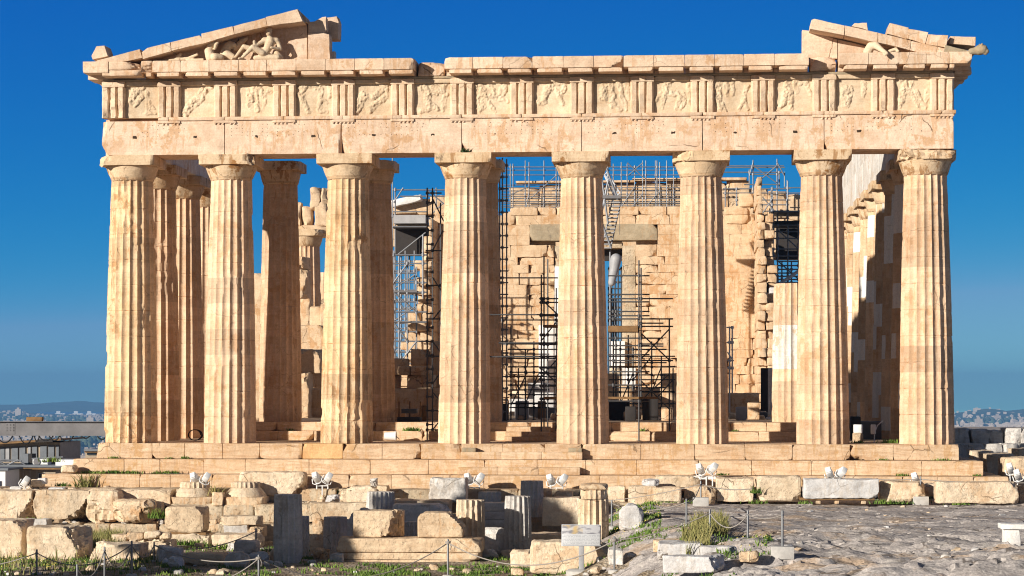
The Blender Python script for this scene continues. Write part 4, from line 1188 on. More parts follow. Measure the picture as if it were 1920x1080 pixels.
stored(1143, 1166, 690, 722, 24.2, 'sun_worn', 'white marble block on a rough stone right of the fifth column', floor=0, sit=False)
stored(1430, 1452, 690, 783, 33, 'bluish', 'tall grey-blue marble slab left of the cut-off column')
stored(1427, 1440, 690, 735, 30, 'dark', 'dark machine top behind the low stone block right of the sixth column', 'machine', 'machine')
stored(1396, 1440, 773, 781, 18, 'dark_steel', 'flat dark steel tray on the floor right of the sixth column', 'tray', 'tray', dep=1.)
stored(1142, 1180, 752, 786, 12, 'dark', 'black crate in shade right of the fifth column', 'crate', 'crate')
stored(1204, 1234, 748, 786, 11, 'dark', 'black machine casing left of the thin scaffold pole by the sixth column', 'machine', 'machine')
for (a, b, v0, v1, Y, mt, lb) in ((1172, 1192, 762, 786, 9, 'dark', 'low black case beside the thin scaffold pole'),
    (1240, 1262, 764, 786, 10, 'wall', 'rough shaded stone left of the sixth column'), (935, 952, 757, 786, 10, 'dark', 'dark bundle at the foot of the ladder tower'),
    (1052, 1064, 735, 786, 12, 'bluish', 'upright marble slab hidden right behind the fifth column'), (1380, 1400, 763, 783, 12, 'mid_grey', 'grey box in front of the low block right of the sixth column'),
    (1402, 1424, 755, 783, 14, 'wall', 'squarish stone in shade right of the sixth column'), (1444, 1454, 735, 783, 26, 'pale_steel', 'thin pale cabinet beside the cut-off column'),
    (1120, 1160, 700, 786, 20, 'wall', 'rough tall stone half hidden by the fifth column'), (740, 760, 765, 786, 8, 'wall', 'small stone left of the hand trolley'),
    (790, 800, 760, 786, 9, 'timber', 'short timber prop right of the hand trolley'), (966, 990, 752, 783, 16, 'mid_grey', 'grey machine body in the central gap'),
    (1008, 1022, 752, 783, 15, 'timber', 'stacked timber bundle in the central gap')):
    stored(a, b, v0, v1, Y, mt, lb, dep=.6)
r9 = random.Random(8)
for k in range(46):
    px = r9.choice((r9.uniform(735, 828), r9.uniform(940, 1044), r9.uniform(1142, 1268), r9.uniform(1366, 1450)))
    Yk = r9.uniform(9, 34); w = r9.uniform(.15, .45); x = atx(px, Yk)
    o = mk('rubble_stone', rblock((x - w / 2, Yk, PZ - .01), (x + w / 2, Yk + w, PZ + w * r9.uniform(.4, .9)), .03, .04, 3, .1, rchips(4, w * .4), k), M[r9.choice(('wall', 'wall', 'sun_worn', 'bluish'))], None, 20)
    tag(o, 'loose broken stone on the floor inside the temple', 'stone', 'loose stones on the temple floor')
# white bucket on the floor
p = at(731, 822, 4.2)
b = empty('bucket', (p[0], 4.2, 0), 'white plastic bucket lying on the temple floor right of the third column', 'bucket')
V, F = lathe([(.14, -.20), (.17, .20), (.185, .2), (.185, .24), (.16, .24), (.15, .2)], (0, 0), 20)
V = V[:, [2, 0, 1]]; V = V + (p[0], 4.2, .19)
mk('body', (V, F), M['white_paint'], b, 40, origin=np.array([p[0], 4.2, 0.]))
mk('handle', tube([(p[0] + .22, 4.2 - .18, .19), (p[0] + .38, 4.2, .06), (p[0] + .22, 4.2 + .18, .19)], .008, 5), M['steel'], b)
# barrow-like survey stand with uprights
q = at(768, 782, 6.6)
b = empty('trolley', (q[0], 6.6, PZ), 'small dark hand trolley with upright bars in the shade right of the third column', 'trolley')
for dx in (-.42, 0., .42): pole(b, 'bar', q * (1, 1, 0) + (dx, 0, PZ + .05), q * (1, 1, 0) + (dx, .1, PZ + .78), .03, 'timber')
mk('tray', rblock((q[0] - .3, 6.4, PZ + .32), (q[0] + .3, 6.9, PZ + .5), .02, .004, 2, .3), M['dark_steel'], b)
mk('base', rblock((q[0] - .45, 6.3, PZ), (q[0] + .45, 7.0, PZ + .18), .02, .004, 2, .3), M['dark'], b)
# equipment between the right-hand columns
stored(1601, 1618, 796, 812, 4.0, 'white_paint', 'white floodlight control box on a stone between the last two columns', 'box', 'control_box', sit=False, dep=.4)
stored(1600, 1619, 812, 826, 3.95, 'warm', 'small stone under the white control box between the last two columns', 'stone', 'stone', floor=0, dep=.5)
stored(1596, 1614, 781, 800, 7.5, 'dark', 'dark low block behind the white control box', floor=0)
stored(1614, 1655, 790, 806, 9, 'beam', 'grey slab lying between the flank columns on the right', 'slab', 'slab', floor=0, dep=1.4)
p = at(1639, 812, 3.4)
f = empty('floor_lamp', (p[0], 3.4, 0), 'small white lamp on a bent stem left of the last column', 'lamp')
mk('stem', tube([(p[0], 3.4, 0), (p[0] + .02, 3.4, .35), (p[0] + .12, 3.4, .62), (p[0] + .32, 3.4, .80)], .02, 6), M['white_paint'], f)
mk('head', rblock((p[0] - .12, 3.3, .30), (p[0] + .06, 3.5, .66), .03, 0, 2, .2), M['white_paint'], f)
o = mk('cable_coil', tube([(atx(365, 3) + .22 * math.cos(a) * (1 + .02 * a), 3.0 + .05 * a / 6, .24 + .2 * math.sin(a)) for a in np.linspace(0, 15, 60)], .018, 5), M['cable'], None, 180)
tag(o, 'black cable coil leaning at the foot of a flank column on the left', 'cable')
# ------------------------------------------------------------------ ground
def g0(x, y):
    x = np.asarray(x, float); y = np.asarray(y, float)
    t = sstep(1.2, 5.0, x + .10 * (y + 10))
    z = -3.2 + 1.3 * t
    z = np.where(y > -3, np.maximum(z, -1.95), z)
    z = z + 2.1 * sstep(-58, -78, y)                 # rises to where the photographer stands
    back = sstep(-1, 6, y)
    z = np.where(x < -17.5, z * (1 - back) + -4.7 * back, z)
    z = z + .5 * sstep(16, 18, x) * sstep(0, 6, y)
    return z
def ground_hit(px, v):
    d = ray(px, v); lo = None
    for t in np.arange(20, 84, .05):
        p = CAM + d * t
        if p[2] <= float(g0(p[0], p[1])): return p
    return CAM + d * 80
def terr(x, y):
    P = np.stack([x, y, 0 * x], 1)
    rock = sstep(1.5, 5, x) * sstep(-2, -4, y)
    Q = P * np.array([.55, 1.0, 1])
    n1 = fbm(Q, .45, 5, 3); n2 = fbm(Q, 1.6, 5, 8)
    lay = np.floor((n1 * .6 + n2 * .12) * 13) / 13 * .42
    near = sstep(-14, -24, y)
    rdg = (1 - np.abs(fbm(P * np.array([.35, .9, 1]), .9, 5, 31)) * 3)
    n3 = fbm(P * np.array([.6, 1.2, 1]), 2.6, 4, 17)
    crk = np.exp(-(fbm(P * np.array([.4, 1, 1]), .9, 4, 41) / .018) ** 2)
    z = g0(x, y) - rock * .10 * crk + rock * ((lay - .05) * (.30 + .75 * near) + .03 * n2 + .20 * n1 + .05 * np.clip(rdg, -.5, 1) * near + .05 * sstep(.16, .2, n3) * near - .03) + (1 - rock) * (.07 * n2 + .05 * n1)
    z = z + rock * near * .22 * (np.clip(fbm(Q * (.8, 1, 1), .55, 3, 21), -.05, 1) * 2 - .2)
    return z
def grid(x0, x1, y0, y1, nx, ny, f):
    X, Y = np.meshgrid(np.linspace(x0, x1, nx), np.linspace(y0, y1, ny), indexing='ij')
    z = f(X.ravel(), Y.ravel())
    V = np.stack([X.ravel(), Y.ravel(), z], 1)
    I = np.arange(nx * ny).reshape(nx, ny)
    F = np.stack([I[:-1, :-1], I[1:, :-1], I[1:, 1:], I[:-1, 1:]], -1).reshape(-1, 4).tolist()
    return V, F
o = mk('ground', grid(-22, 24, -40, -1.5, 470, 440, terr), M['rock'], None, 24)
o.data.materials.append(M['soil'])
co = np.empty(len(o.data.vertices) * 3); o.data.vertices.foreach_get('co', co); co = co.reshape(-1, 3) + ORI[o]
mi = np.zeros(len(o.data.polygons), int)
for i, pl in enumerate(o.data.polygons):
    c = co[pl.vertices[0]]
    mi[i] = 1 if c[0] + .10 * (c[1] + 10) + .5 * math.sin(c[1] * 1.7) < 3.0 else 0
o.data.polygons.foreach_set('material_index', mi.tolist())
tag(o, kind='structure')
def terr2(x, y):
    d = np.maximum(np.maximum(np.abs(x) - 70, y - 130), np.maximum(-100 - y, 0))
    inn = (x > -21.5) & (x < 23.5) & (y > -39.5) & (y < -2)
    return np.where(inn, g0(x, y) - 1.2, g0(x, y)) - sstep(0, 60, d) * 118
o = mk('terrain', grid(-140, 140, -170, 200, 190, 240, terr2), M['rock'], None, 60); tag(o, kind='structure')
# ------------------------------------------------------------------ foreground stones
FG = {}
def place(px0, px1, v0, v1, Y):
    """front-face extents of a thing; Y = number, or 'g' when its foot stands on the ground"""
    if Y == 'g':
        p = ground_hit((px0 + px1) / 2, v1); Y = p[1]
    return atx(px0, Y), atx(px1, Y), atz(px0, v1, Y), atz(px0, v0, Y), Y
def st(px0, px1, v0, v1, Y, mat, label, cat='block', name='stone_block', dep=None, r=.022, amp=.04, n=4, cd=.20, rot=0, tilt=(0, 0), chips=(), group=None, seg=.062, sink=.04, ns=1.6):
    x0, x1, z0, z1, Yf = place(px0, px1, v0, v1, Y)
    if Y == 'g': z0 -= sink
    dep = dep or min(1.1, max(.45, (x1 - x0) * .75))
    V, F = rblock((x0, Yf, z0), (x1, Yf + dep, z1), r, amp, ns, seg, list(chips) + rchips(n, cd), px0 * .37 + v0, rot, tilt)
    return tag(mk(name, (V, F), M[mat], None, 15), label, cat, group)
r_px = random.Random(31)
# foundation courses in front of the temple
def fwall(px0, px1, v0, v1, Y, dep, label, seed, mat='found'):
    m = MB(); x = atx(px0, Y); xe = atx(px1, Y); rr = random.Random(seed)
    while x < xe - .2:
        w = min(rr.uniform(1.0, 1.9), xe - x)
        m.add(*rblock((x + .01, Y + rr.uniform(0, .08), atz(px0, v1, Y)), (x + w - .01, Y + dep, atz(px0, v0, Y) - rr.uniform(0, .03)), .06, .03, 1.5, .16, rchips(2, .15), seed + x))
        x += w
    return tag(mk('foundation_wall', m, M[mat], None, 38), label, 'foundation')
fwall(-60, 640, 980, 1030, -4.5, 3.4, 'long mossy lower foundation course under the row of big blocks on the left', 1)
fwall(318, 640, 944, 979, -3.9, 2.8, 'upper foundation course below the two upturned capitals', 2)
fwall(-60, 1180, 914, 940, -2.55, 1.2, 'thin footing course under the lowest temple step', 3)
fwall(640, 1180, 940, 1000, -3.4, 2.0, 'half-buried footing course behind the fluted drums in the centre', 4)

W, S, G, B = 'warm', 'sun_worn', 'grey', 'bluish'
L = 'g'
# top row, left
st(-20, 60, 920, 977, -4.3, S, 'big pale block cut by the left edge of the view, below the white cabin', dep=1.5, chips=[((1, -.8, -.9), .45)])
st(62, 168, 920, 974, -4.3, S, 'big pitted block second from the left in the upper row, its right end broken slanting', dep=1.5, chips=[((1, -.3, -.9), .55), ((-1, -.5, -.6), .2)])
st(158, 224, 917, 979, -4.35, S, 'rounded pale boulder-like block wedged in the upper row', dep=1.2, r=.25, n=5, cd=.3)
st(207, 286, 937, 979, -4.9, W, 'broken column capital lying in front of the upper row', 'capital', 'broken_capital', r=.2, n=6, cd=.35, chips=[((1, -1, -1), .4), ((-1, -1, -1), .4)])
st(215, 320, 919, 948, -3.7, S, 'long low ledge block behind the broken capital', dep=.9)
st(282, 306, 940, 976, -4.2, W, 'small round shaded boulder right of the broken capital', 'boulder', 'boulder', r=.2, n=4)
st(447, 569, 885, 929, -2.7, S, 'long rough slab leaning against the lowest step behind the upturned capitals', dep=.9, r=.1, chips=[((1, -.4, -1), .35), ((-1, -.4, .2), .1)])
def upcap(px0, px1, v0, v1, Y, label, seed):
    x0, x1, z0, z1, Y = place(px0, px1, v0, v1, Y)
    cx = (x0 + x1) / 2; cy = Y + (x1 - x0) / 2; hw = (x1 - x0) / 2; H = z1 - z0
    root = empty('upturned_capital', (cx, cy, z0), label, 'capital')
    mk('abacus', rblock((x0, Y, z0), (x1, Y + 2 * hw, z0 + H * .40), .04, .02, 1.6, .12, [((-1, -1, -.4), .2), ((1, -1, -.9), .15)], seed), M['warm'], root)
    V, F = lathe([(hw * .98, z0 + H * .40), (hw * .97, z0 + H * .46), (hw * .84, z0 + H * .62), (hw * .72, z0 + H * .74), (hw * .69, z0 + H * .76)], (cx, cy), 40)
    V = V + .02 * np.stack([fbm(V, 2, 4, seed + k) for k in range(3)], 1)
    mk('echinus', (V, F), M['sun_worn'], root, 40)
    mk('fluted_neck', shaft(cx, cy, z0 + H * .77, z1, hw * .70, hw * .66, seed, 6, .06, .3, 9), M['sun_worn'], root, 28)
upcap(317, 397, 905, 950, -3.8, 'upturned fluted capital left of its twin, below the first white lamp pair', 2.2)
upcap(414, 493, 905, 950, -3.8, 'upturned fluted capital right of its twin, beside the leaning rough slab', 5.1)
st(397, 418, 924, 949, -3.9, W, 'little cube of stone squeezed between the two upturned capitals', n=3, cd=.1)
# second row, left
st(-30, 41, 976, 1046, L, S, 'tall pitted block cut by the left edge, standing on the grass', dep=1.3, chips=[((1, -.6, .9), .2)])
st(48, 155, 988, 1049, L, S, 'largest pitted block on the grass at left, its right end rounded off', dep=1.3, r=.12, chips=[((1, -.5, .6), .5), ((1, -.3, -.6), .3)])
st(32, 86, 974, 992, -5.6, G, 'flat grey slab lying between the two big left blocks', dep=.8, n=2)
st(163, 262, 1020, 1052, L, S, 'low flat-topped block behind the rope at left', chips=[((-1, -.4, 1), .4)])
rub = [(186, 207, 1013, 1024), (205, 238, 1002, 1020), (236, 268, 998, 1012), (270, 300, 996, 1010), (298, 318, 999, 1012), (240, 262, 1010, 1020), (262, 274, 1010, 1018), (282, 306, 1008, 1017), (218, 244, 1016, 1022), (208, 222, 1009, 1018)]
for a, b, c, d in rub:
    o = st(a, b, c, d, -9.3, RN.choice((W, S, S)), 'small broken stone in the heap on the low block at left', 'stone', 'rubble_stone', .35, .05, .04, 4, .15, group='heap of small stones at left', seg=.08)
st(200, 318, 1015, 1040, -9.2, S, 'flat bedding block under the heap of small stones', dep=1.0)
st(309, 381, 950, 999, -7.0, W, 'squarish warm block perched on a wider block right of the dry grass', dep=1.0, r=.08, chips=[((1, -.3, .9), .2)])
st(314, 390, 1002, 1034, -7.0, S, 'wider block carrying the squarish warm block', dep=1.2)
st(318, 386, 998, 1003, -6.9, 'timber', 'thin packing board between the two stacked warm blocks', 'board', 'packing_board', dep=.8, n=0, amp=.005, r=.01)
st(413, 487, 968, 985, -7.0, S, 'thin moulded slab lying across a small block behind the tall drum', dep=.7, n=2)
st(419, 464, 985, 1012, -6.95, G, 'grey block under the thin moulded slab', dep=.6, n=1, cd=.08)
st(462, 492, 988, 1008, -7.1, W, 'brown block end right of the grey block', dep=.8)
st(396, 488, 1002, 1027, L, S, 'low flat slab on the grass left of the tall drum', dep=.8, chips=[((1, -.2, 1), .2)])
st(291, 336, 1027, 1056, L, G, 'tilted grey cube on the grass left of centre', dep=.8, rot=.3, tilt=(0, .12), n=2)
st(312, 342, 1045, 1066, L, B, 'small grey lump with a knob beside the tilted cube', 'stone', 'stone', r=.15, n=4)
st(340, 420, 1038, 1060, L, W, 'long low stone lying in the shadow edge at left', r=.12)
st(437, 482, 1014, 1040, L, G, 'squat grey stone in shade near the leaning post', r=.08)
st(420, 464, 1038, 1066, L, G, 'shaded grey boulder at the bottom left of centre', 'boulder', 'boulder', r=.18, n=5)
st(464, 500, 1035, 1056, L, B, 'small bluish stone at the foot of the tall drum', 'stone', 'stone', r=.12, n=4)
# fluted drums and the things between
def drum(px0, px1, v0, v1, Y, mat, label, seed, nf=20, taper=.0, cut=0, name='column_drum'):
    x0, x1, z0, z1, Yf = place(px0, px1, v0, v1, Y)
    r = (x1 - x0) / 2; cx = (x0 + x1) / 2; cy = Yf + r
    if Y == 'g': z0 -= .05
    V, F = shaft(cx, cy, z0, z1, r * (1 + taper), r, seed, 6, .1, .6, 9, nf=nf, damage=.8, fd=.42)
    if cut:
        e = np.clip((V - (cx, cy, z1)) @ np.array([.6 * np.sign(cut), -.2, .77]) + abs(cut), 0, None)
        V = V - np.outer(e, (.6 * np.sign(cut), -.2, .77))
    return tag(mk(name, (V, F), M[mat], None, 28), label, 'column drum')
drum(510, 561, 928, 1056, L, G, 'tallest grey fluted drum standing alone left of centre', 3.1, 16, .04)
drum(552, 577, 968, 1046, L, G, 'thin shaded drum just behind the tallest one', 4.4, 16)
drum(604, 647, 970, 1042, L, G, 'grey fluted drum left of the long moulded beam', 5.3, 16)
drum(684, 736, 923, 1000, -6.2, G, 'grey fluted drum behind the block with a broken corner', 6.2, 20)
drum(749, 786, 979, 1030, -9.5, G, 'short fluted drum showing between the two blocks on the beam', 7.7, 14)
drum(853, 906, 938, 1062, -12.3, S, 'sunlit fluted drum at the right end of the long beam', 8.8, 16)
drum(895, 938, 923, 985, -5.0, G, 'low shaded drum behind the banded grey beam', 9.6, 16)
drum(945, 993, 931, 1042, L, G, 'tall shaded drum right of the banded grey beam', 10.5, 16, .08)
drum(975, 1017, 902, 970, -4.8, G, 'rear shaded drum highest in the centre group', 11.1, 16)
drum(1083, 1140, 937, 1022, L, S, 'sunlit fluted drum behind the information sign', 12.9, 16)
dr = bpy.data.objects['column_drum.009']
x0, x1, z0, z1, Yf = place(1086, 1138, 908, 936, ORI[dr][1] - .45)
r_ = (x1 - x0) / 2
cp = empty('small_capital', ((x0 + x1) / 2, Yf + r_, z0), 'small fluted capital resting on the sunlit drum behind the sign', 'capital')
mk('fluted_neck', shaft((x0 + x1) / 2, Yf + r_, z0 + .0, z0 + (z1 - z0) * .62, r_ * .93, r_ * .95, 3, 6, .06, .8, 9, nf=16), M[S], cp, 28)
mk('abacus', rblock((x0, Yf, z0 + (z1 - z0) * .63), (x1, Yf + 2 * r_, z1), .06, .03, 2, .1, rchips(4, .15), 5), M[W], cp)
st(578, 607, 1002, 1036, L, W, 'brown squarish stone between the tallest drum and the next', r=.1, n=4)
st(636, 692, 950, 1030, L, G, 'rounded grey slab leaning at the left end of the beam', dep=.5, r=.2, chips=[((-1, 0, 1), .5)], tilt=(-.05, .12))
st(581, 702, 943, 978, -5.6, S, 'long pale block with a moulded top edge behind the grey drums', dep=.8, n=1, cd=.06)
st(584, 606, 974, 1002, -5.9, W, 'carved fragment with rounded folds below the moulded pale block', 'carved stone', 'carved_fragment', r=.12, n=6, cd=.2, amp=.06)
st(610, 634, 929, 944, -4.9, B, 'little pale stone left of the pyramid-shaped one', 'stone', 'stone', n=4)
st(633, 708, 912, 943, -3.3, S, 'rough pyramid-shaped block in front of the lowest step', r=.1, chips=[((-1, -.2, 1.4), .35), ((1, -.2, 2.4), .1)])
st(706, 727, 912, 925, -3.2, W, 'small square stone right of the pyramid-shaped block', n=1, cd=.05)
st(692, 707, 896, 914, -3.2, G, 'small upright pointed stone on the pyramid-shaped block', 'stone', 'stone', dep=.3, n=5, cd=.2)
st(735, 842, 938, 958, -5.2, S, 'flat pale slab with loose rods behind the dark moulded beam', dep=1.0, n=1)
st(736, 842, 946, 990, -7.6, G, 'dark moulded beam lying behind the two blocks', dep=1.0, chips=[((1, -.2, 1), .35)], n=1)
st(804, 873, 897, 942, -4.2, G, 'big grey block with chamfered top next to the middle white lamps', dep=1.0, r=.05, n=1, chips=[((0, -1, 1), .06)])
st(662, 752, 958, 1007, -13.6, W, 'block with a deeply broken corner on the left of the beam', dep=.9, r=.04, amp=.02, n=1, cd=.06, chips=[((1.2, -1, -.5), .42), ((1, -.6, .3), .12)])
st(782, 868, 961, 1008, -13.6, W, 'smooth block with slanting shoulders on the right of the beam', dep=.9, r=.05, amp=.02, n=1, cd=.05, chips=[((1, -.05, 1), .36), ((-1, -.05, 1.6), .13)])
x0, x1, z0, z1, Yf = place(630, 902, 1009, 1062, -13.9)
m = MB(); h_ = z1 - z0
m.add(*rblock((x0, Yf, z0 + h_ * .50), (x1, Yf + 1.1, z1), .05, .02, 1.3, .12, [((-1, -.4, 1), .2), ((1, -.5, .9), .22)], 3))
m.add(*rblock((x0 + .01, Yf + .02, z0 + h_ * .25), (x1 - .06, Yf + 1.08, z0 + h_ * .5 - .012), .02, .012, 1.3, .12, [((1, -.8, -.4), .1)], 4))
m.add(*rblock((x0 + .02, Yf + .04, z0), (x1 - .2, Yf + 1.06, z0 + h_ * .25 - .012), .02, .012, 1.3, .12, [((1, -.8, -.6), .25)], 5))
tag(mk('moulded_beam', m, M[W], None, 38), 'long three-banded architrave beam on two short supports in the foreground', 'stone beam')
zb = z0
for a, b, lab, mt in ((660, 697, 'shaded square support under the left end of the long beam', G), (812, 851, 'sunlit square support under the right end of the long beam', W)):
    xa_, xb_ = atx(a, -13.8), atx(b, -13.8)
    tag(mk('support_block', rblock((xa_, -13.8, float(g0(xa_, -13.8)) - .1), (xb_, -13.1, zb - .004), .03, .02, 2, .1, rchips(2, .06), a), M[mt], None), lab, 'block')
x0, x1, z0, z1, Yf = place(904, 948, 943, 989, -7.2)
m = MB(); hh = (z1 - z0) / 3
for k in range(3): m.add(*rblock((x0, Yf + .03 * (2 - k), z0 + k * hh + .006), (x1 + .2, Yf + .8, z0 + (k + 1) * hh - .006), .02, .008, 1.5, .12, [], k))
tag(mk('moulded_beam', m, M[G], None, 38), 'banded grey beam spanning between the sunlit drum and the tall shaded drum', 'stone beam')
st(898, 950, 990, 1040, L, G, 'dark boulder deep under the banded grey beam', 'boulder', 'boulder', r=.2, n=5)
st(992, 1024, 945, 1000, L, G, 'dark rough block right of the tall shaded drum', r=.12, n=5)
st(1017, 1086, 934, 986, -6.0, S, 'large smooth pale block left of the small capital', dep=1.0, n=1, cd=.06)
st(1015, 1034, 918, 936, -3.6, W, 'little white stone under the right pair of centre lamps', 'stone', 'stone', n=4)
st(1040, 1074, 921, 936, -3.7, S, 'low pale stone beside the weeds under the centre lamps', 'stone', 'stone', n=3, r=.08)
st(1140, 1172, 913, 946, -2.9, S, 'pale block just right of the small capital', n=1)
st(968, 1052, 1001, 1036, L, S, 'squared pale block with a recess left of the sign', dep=1.0, n=1)
st(955, 1002, 1031, 1064, L, S, 'low rough stone on the grass at the left of the carved block', r=.12, n=4)
st(994, 1148, 1016, 1074, L, S, 'big carved block with a hollow moulding behind the sign post', dep=1.1, r=.08, chips=[((1, -.2, 1), .38), ((-1, -.3, 1), .1), ((-.6, -1, -.2), .1)])
st(1140, 1167, 1030, 1056, L, G, 'dark little cube right of the carved block', n=2, cd=.05)
# right of centre
st(1160, 1205, 946, 992, L, B, 'grey-blue upright stone with a slanting top in front of the rock', r=.08, chips=[((-1, 0, 1), .18), ((1, 0, 1.2), .15)])
st(1178, 1230, 911, 947, -3.6, S, 'squared block at the left of the right-hand row')
st(1225, 1278, 914, 950, -4.3, S, 'rough block second in the right-hand row', r=.08, chips=[((-1, -.4, -.2), .15)])
st(1203, 1236, 899, 912, -3.4, B, 'small whitish stone with a hole on top of the right-hand row', 'stone', 'stone', r=.08)
st(1228, 1312, 893, 914, -2.5, S, 'jagged flat slab lying on the footing below the white lamps', dep=.8)
st(1283, 1341, 912, 950, -3.8, W, 'rounded brownish block between two ropes in the right-hand row', r=.14, n=4, cd=.25)
st(1343, 1413, 897, 940, -3.4, S, 'smooth two-layered block right of the thin lamp pole', dep=1.1, n=1, cd=.08)
st(1419, 1502, 893, 940, -3.4, S, 'irregular pale block left of the grey grooved block', dep=1.0, r=.1, n=4, cd=.25)
st(1508, 1648, 899, 934, -4.0, B, 'long grey block with pegged lower edge resting on a timber pallet', dep=1.0, r=.03, n=1, chips=[((1, -.2, -.6), .12)])
st(1500, 1640, 934, 938, -3.9, 'timber', 'timber pallet under the long grey block', 'pallet', 'pallet', dep=.8, n=0, amp=.004, r=.01)
for q, a in enumerate((1530, 1565, 1615)):
    st(a, a + 9, 938, 945, -3.85, W, ('first', 'second', 'third')[q] + ' little bearer stone from the left under the timber pallet', 'stone', 'bearer_stone', .4, .02, .01, 1, .03, sink=.1)
st(1651, 1736, 903, 943, -3.6, S, 'broken yellowish block behind the single white lamp', r=.12, n=6, cd=.3)
st(1756, 1910, 904, 944, -4.2, S, 'long pale block with a rope shadow at the right', dep=1.1, r=.05, chips=[((-1, -.5, -.3), .15)])
st(1912, 1980, 912, 946, -3.6, W, 'brownish block cut by the right edge behind the last lamps', n=3)
st(1730, 1772, 906, 930, -2.4, S, 'sloping pale stone behind the long right block', r=.1, n=4)
st(1290, 1348, 893, 899, -2.3, 'white', 'white repair strip laid on the footing right of the lamp pole', 'slab', 'slab', dep=.3, n=0, amp=.004)
# white slabs in the grass
st(1233, 1318, 1020, 1046, L, B, 'upper grey-white slab with a notch in the grass right of the sign', dep=1.2, n=1, r=.03)
st(1243, 1358, 1044, 1072, L, B, 'lower grey-white slab with a broken right end in the grass', dep=.7, n=1, r=.03, chips=[((1, -.6, .5), .3), ((1, -.3, -.9), .2)])
st(1314, 1380, 1026, 1043, L, B, 'small narrow grey-white slab right of the two big ones', dep=.5, n=1, r=.03)
st(1225, 1276, 1012, 1032, L, W, 'small brown block behind the grey-white slabs', n=3)
st(1386, 1424, 1034, 1050, L, W, 'rounded reddish rock in the grass below the right posts', 'rock', 'rock', r=.15, n=4)
st(1118, 1130, 1046, 1058, L, G, 'tiny dark stone at the right foot of the carved block', 'stone', 'stone', r=.05, n=3)
# stones on the ledge at far left
led = [(18, 40, 912, 921), (42, 60, 911, 920), (60, 70, 914, 921), (72, 86, 912, 920), (90, 118, 914, 920), (57, 80, 899, 913), (70, 86, 896, 908), (112, 120, 913, 919), (194, 204, 911, 918), (126, 142, 914, 920)]
for k, (a, b, c, d) in enumerate(led):
    st(a, b, c, d, -3.1, RN.choice((S, W, B)), 'small loose stone on the ledge left of the lowest step', 'stone', 'loose_stone', .3, .04, .02, 3, .08, group='loose stones on the left ledge', seg=.06)
st(113, 141, 872, 886, -1.35, S, 'pale broken stone on the end of the lowest step', 'stone', 'stone', r=.06, n=4)
# loose stones scattered in the foreground
rr = random.Random(77)
k = 0
while k < 130:
    px, v = rr.uniform(0, 1150), rr.uniform(1026, 1079)
    if px > 620 and v < 1062: continue
    p = ground_hit(px, v)
    w = rr.uniform(.06, .15) if rr.random() < .7 else rr.uniform(.15, .36)
    V, F = rblock((p[0] - w / 2, p[1], p[2] - w * .2), (p[0] + w / 2, p[1] + w, p[2] + w * .45), w * .3, w * .15, 3 / w * .3, w * .4, rchips(4, w * .4, False), k)
    tag(mk('pebble', (V, F), M[rr.choice((S, W, B, G))], None, 40), 'loose fist-sized stone lying on the ground in the foreground', 'stone', 'loose stones on the foreground ground')
    k += 1
k = 0
while k < 60:
    px, v = rr.uniform(1180, 1920), rr.uniform(945, 1079)
    p = ground_hit(px, v)
    w = rr.uniform(.06, .30) * (1 if v > 1000 else .8)
    zz = terr(np.array([p[0]]), np.array([p[1]]))[0]
    V, F = rblock((p[0] - w / 2, p[1], zz - w * .2), (p[0] + w / 2, p[1] + w, zz + w * .3), w * .3, w * .15, 3 / w * .3, w * .4, rchips(5, w * .5, False), k)
    tag(mk('pebble', (V, F), M[rr.choice((S, W, B, G))], None, 40), 'loose stone lying on the bare limestone at right', 'stone', 'loose stones on the bare rock')
    k += 1
for k in range(60):
    if k % 3: px, v, Yk = rr.uniform(90, 640), 980, -4.35 + rr.uniform(-.1, .1)
    else: px, v, Yk = rr.uniform(570, 1170), 940, -3.2 + rr.uniform(-.1, .1)
    w = rr.uniform(.08, .26); x = atx(px, Yk); z = atz(px, v, Yk) - .05
    V, F = rblock((x - w / 2, Yk, z), (x + w / 2, Yk + w, z + w * rr.uniform(.4, .8)), w * .12, w * .12, 4, w * .2, rchips(4, w * .4, False), k)
    tag(mk('rubble_stone', (V, F), M[rr.choice((S, W, W, G))], None, 20), 'broken stone lying on the foundation course in front of the steps', 'stone', 'broken stones on the foundation courses')
for k in range(46):
    px, v = r_px.uniform(300, 640) if k % 3 else r_px.uniform(890, 1080), r_px.uniform(1000, 1062)
    p = ground_hit(px, v); w = r_px.uniform(.18, .5)
    V, F = rblock((p[0] - w / 2, p[1], p[2] - w * .15), (p[0] + w / 2, p[1] + w * .8, p[2] + w * r_px.uniform(.35, .7)), w * .08, w * .12, 2.5, w * .14, rchips(5, w * .35, False), k)
    tag(mk('broken_stone', (V, F), M[r_px.choice((S, W, G, G, B))], None, 18), 'knee-high broken stone lying among the drums in the foreground', 'stone', 'broken stones among the foreground drums')
# blocks and parapet to the right of the temple
for k in range(6):
    a = 1790 + k * 31
    st(a, a + 28 + (k % 2) * 5, 803 + (k % 3) * 2, 832, 22., G, ('first', 'second', 'third', 'fourth', 'fifth', 'sixth')[k] + ' shaded block from the temple along the top of the parapet at right', 'block', 'parapet_block', dep=1.4, n=3, cd=.2)
    st(a - 6, a + 28, 832, 874, 21., G, ('first', 'second', 'third', 'fourth', 'fifth', 'sixth')[k] + ' shaded block from the temple in the lower course of the parapet at right', 'block', 'parapet_block', dep=2.4, n=3, cd=.2, seg=.25)
st(1826, 1866, 846, 890, 9., S, 'half-shaded block lying in the passage right of the temple', dep=1.6, n=3)
st(1850, 1903, 852, 892, 5., S, 'long block pointing away beside the right end of the steps', dep=2.2, n=3)
st(1882, 1945, 858, 912, 1.5, W, 'big warm block behind the last lamps at the right edge', dep=1.6, n=3, r=.08)
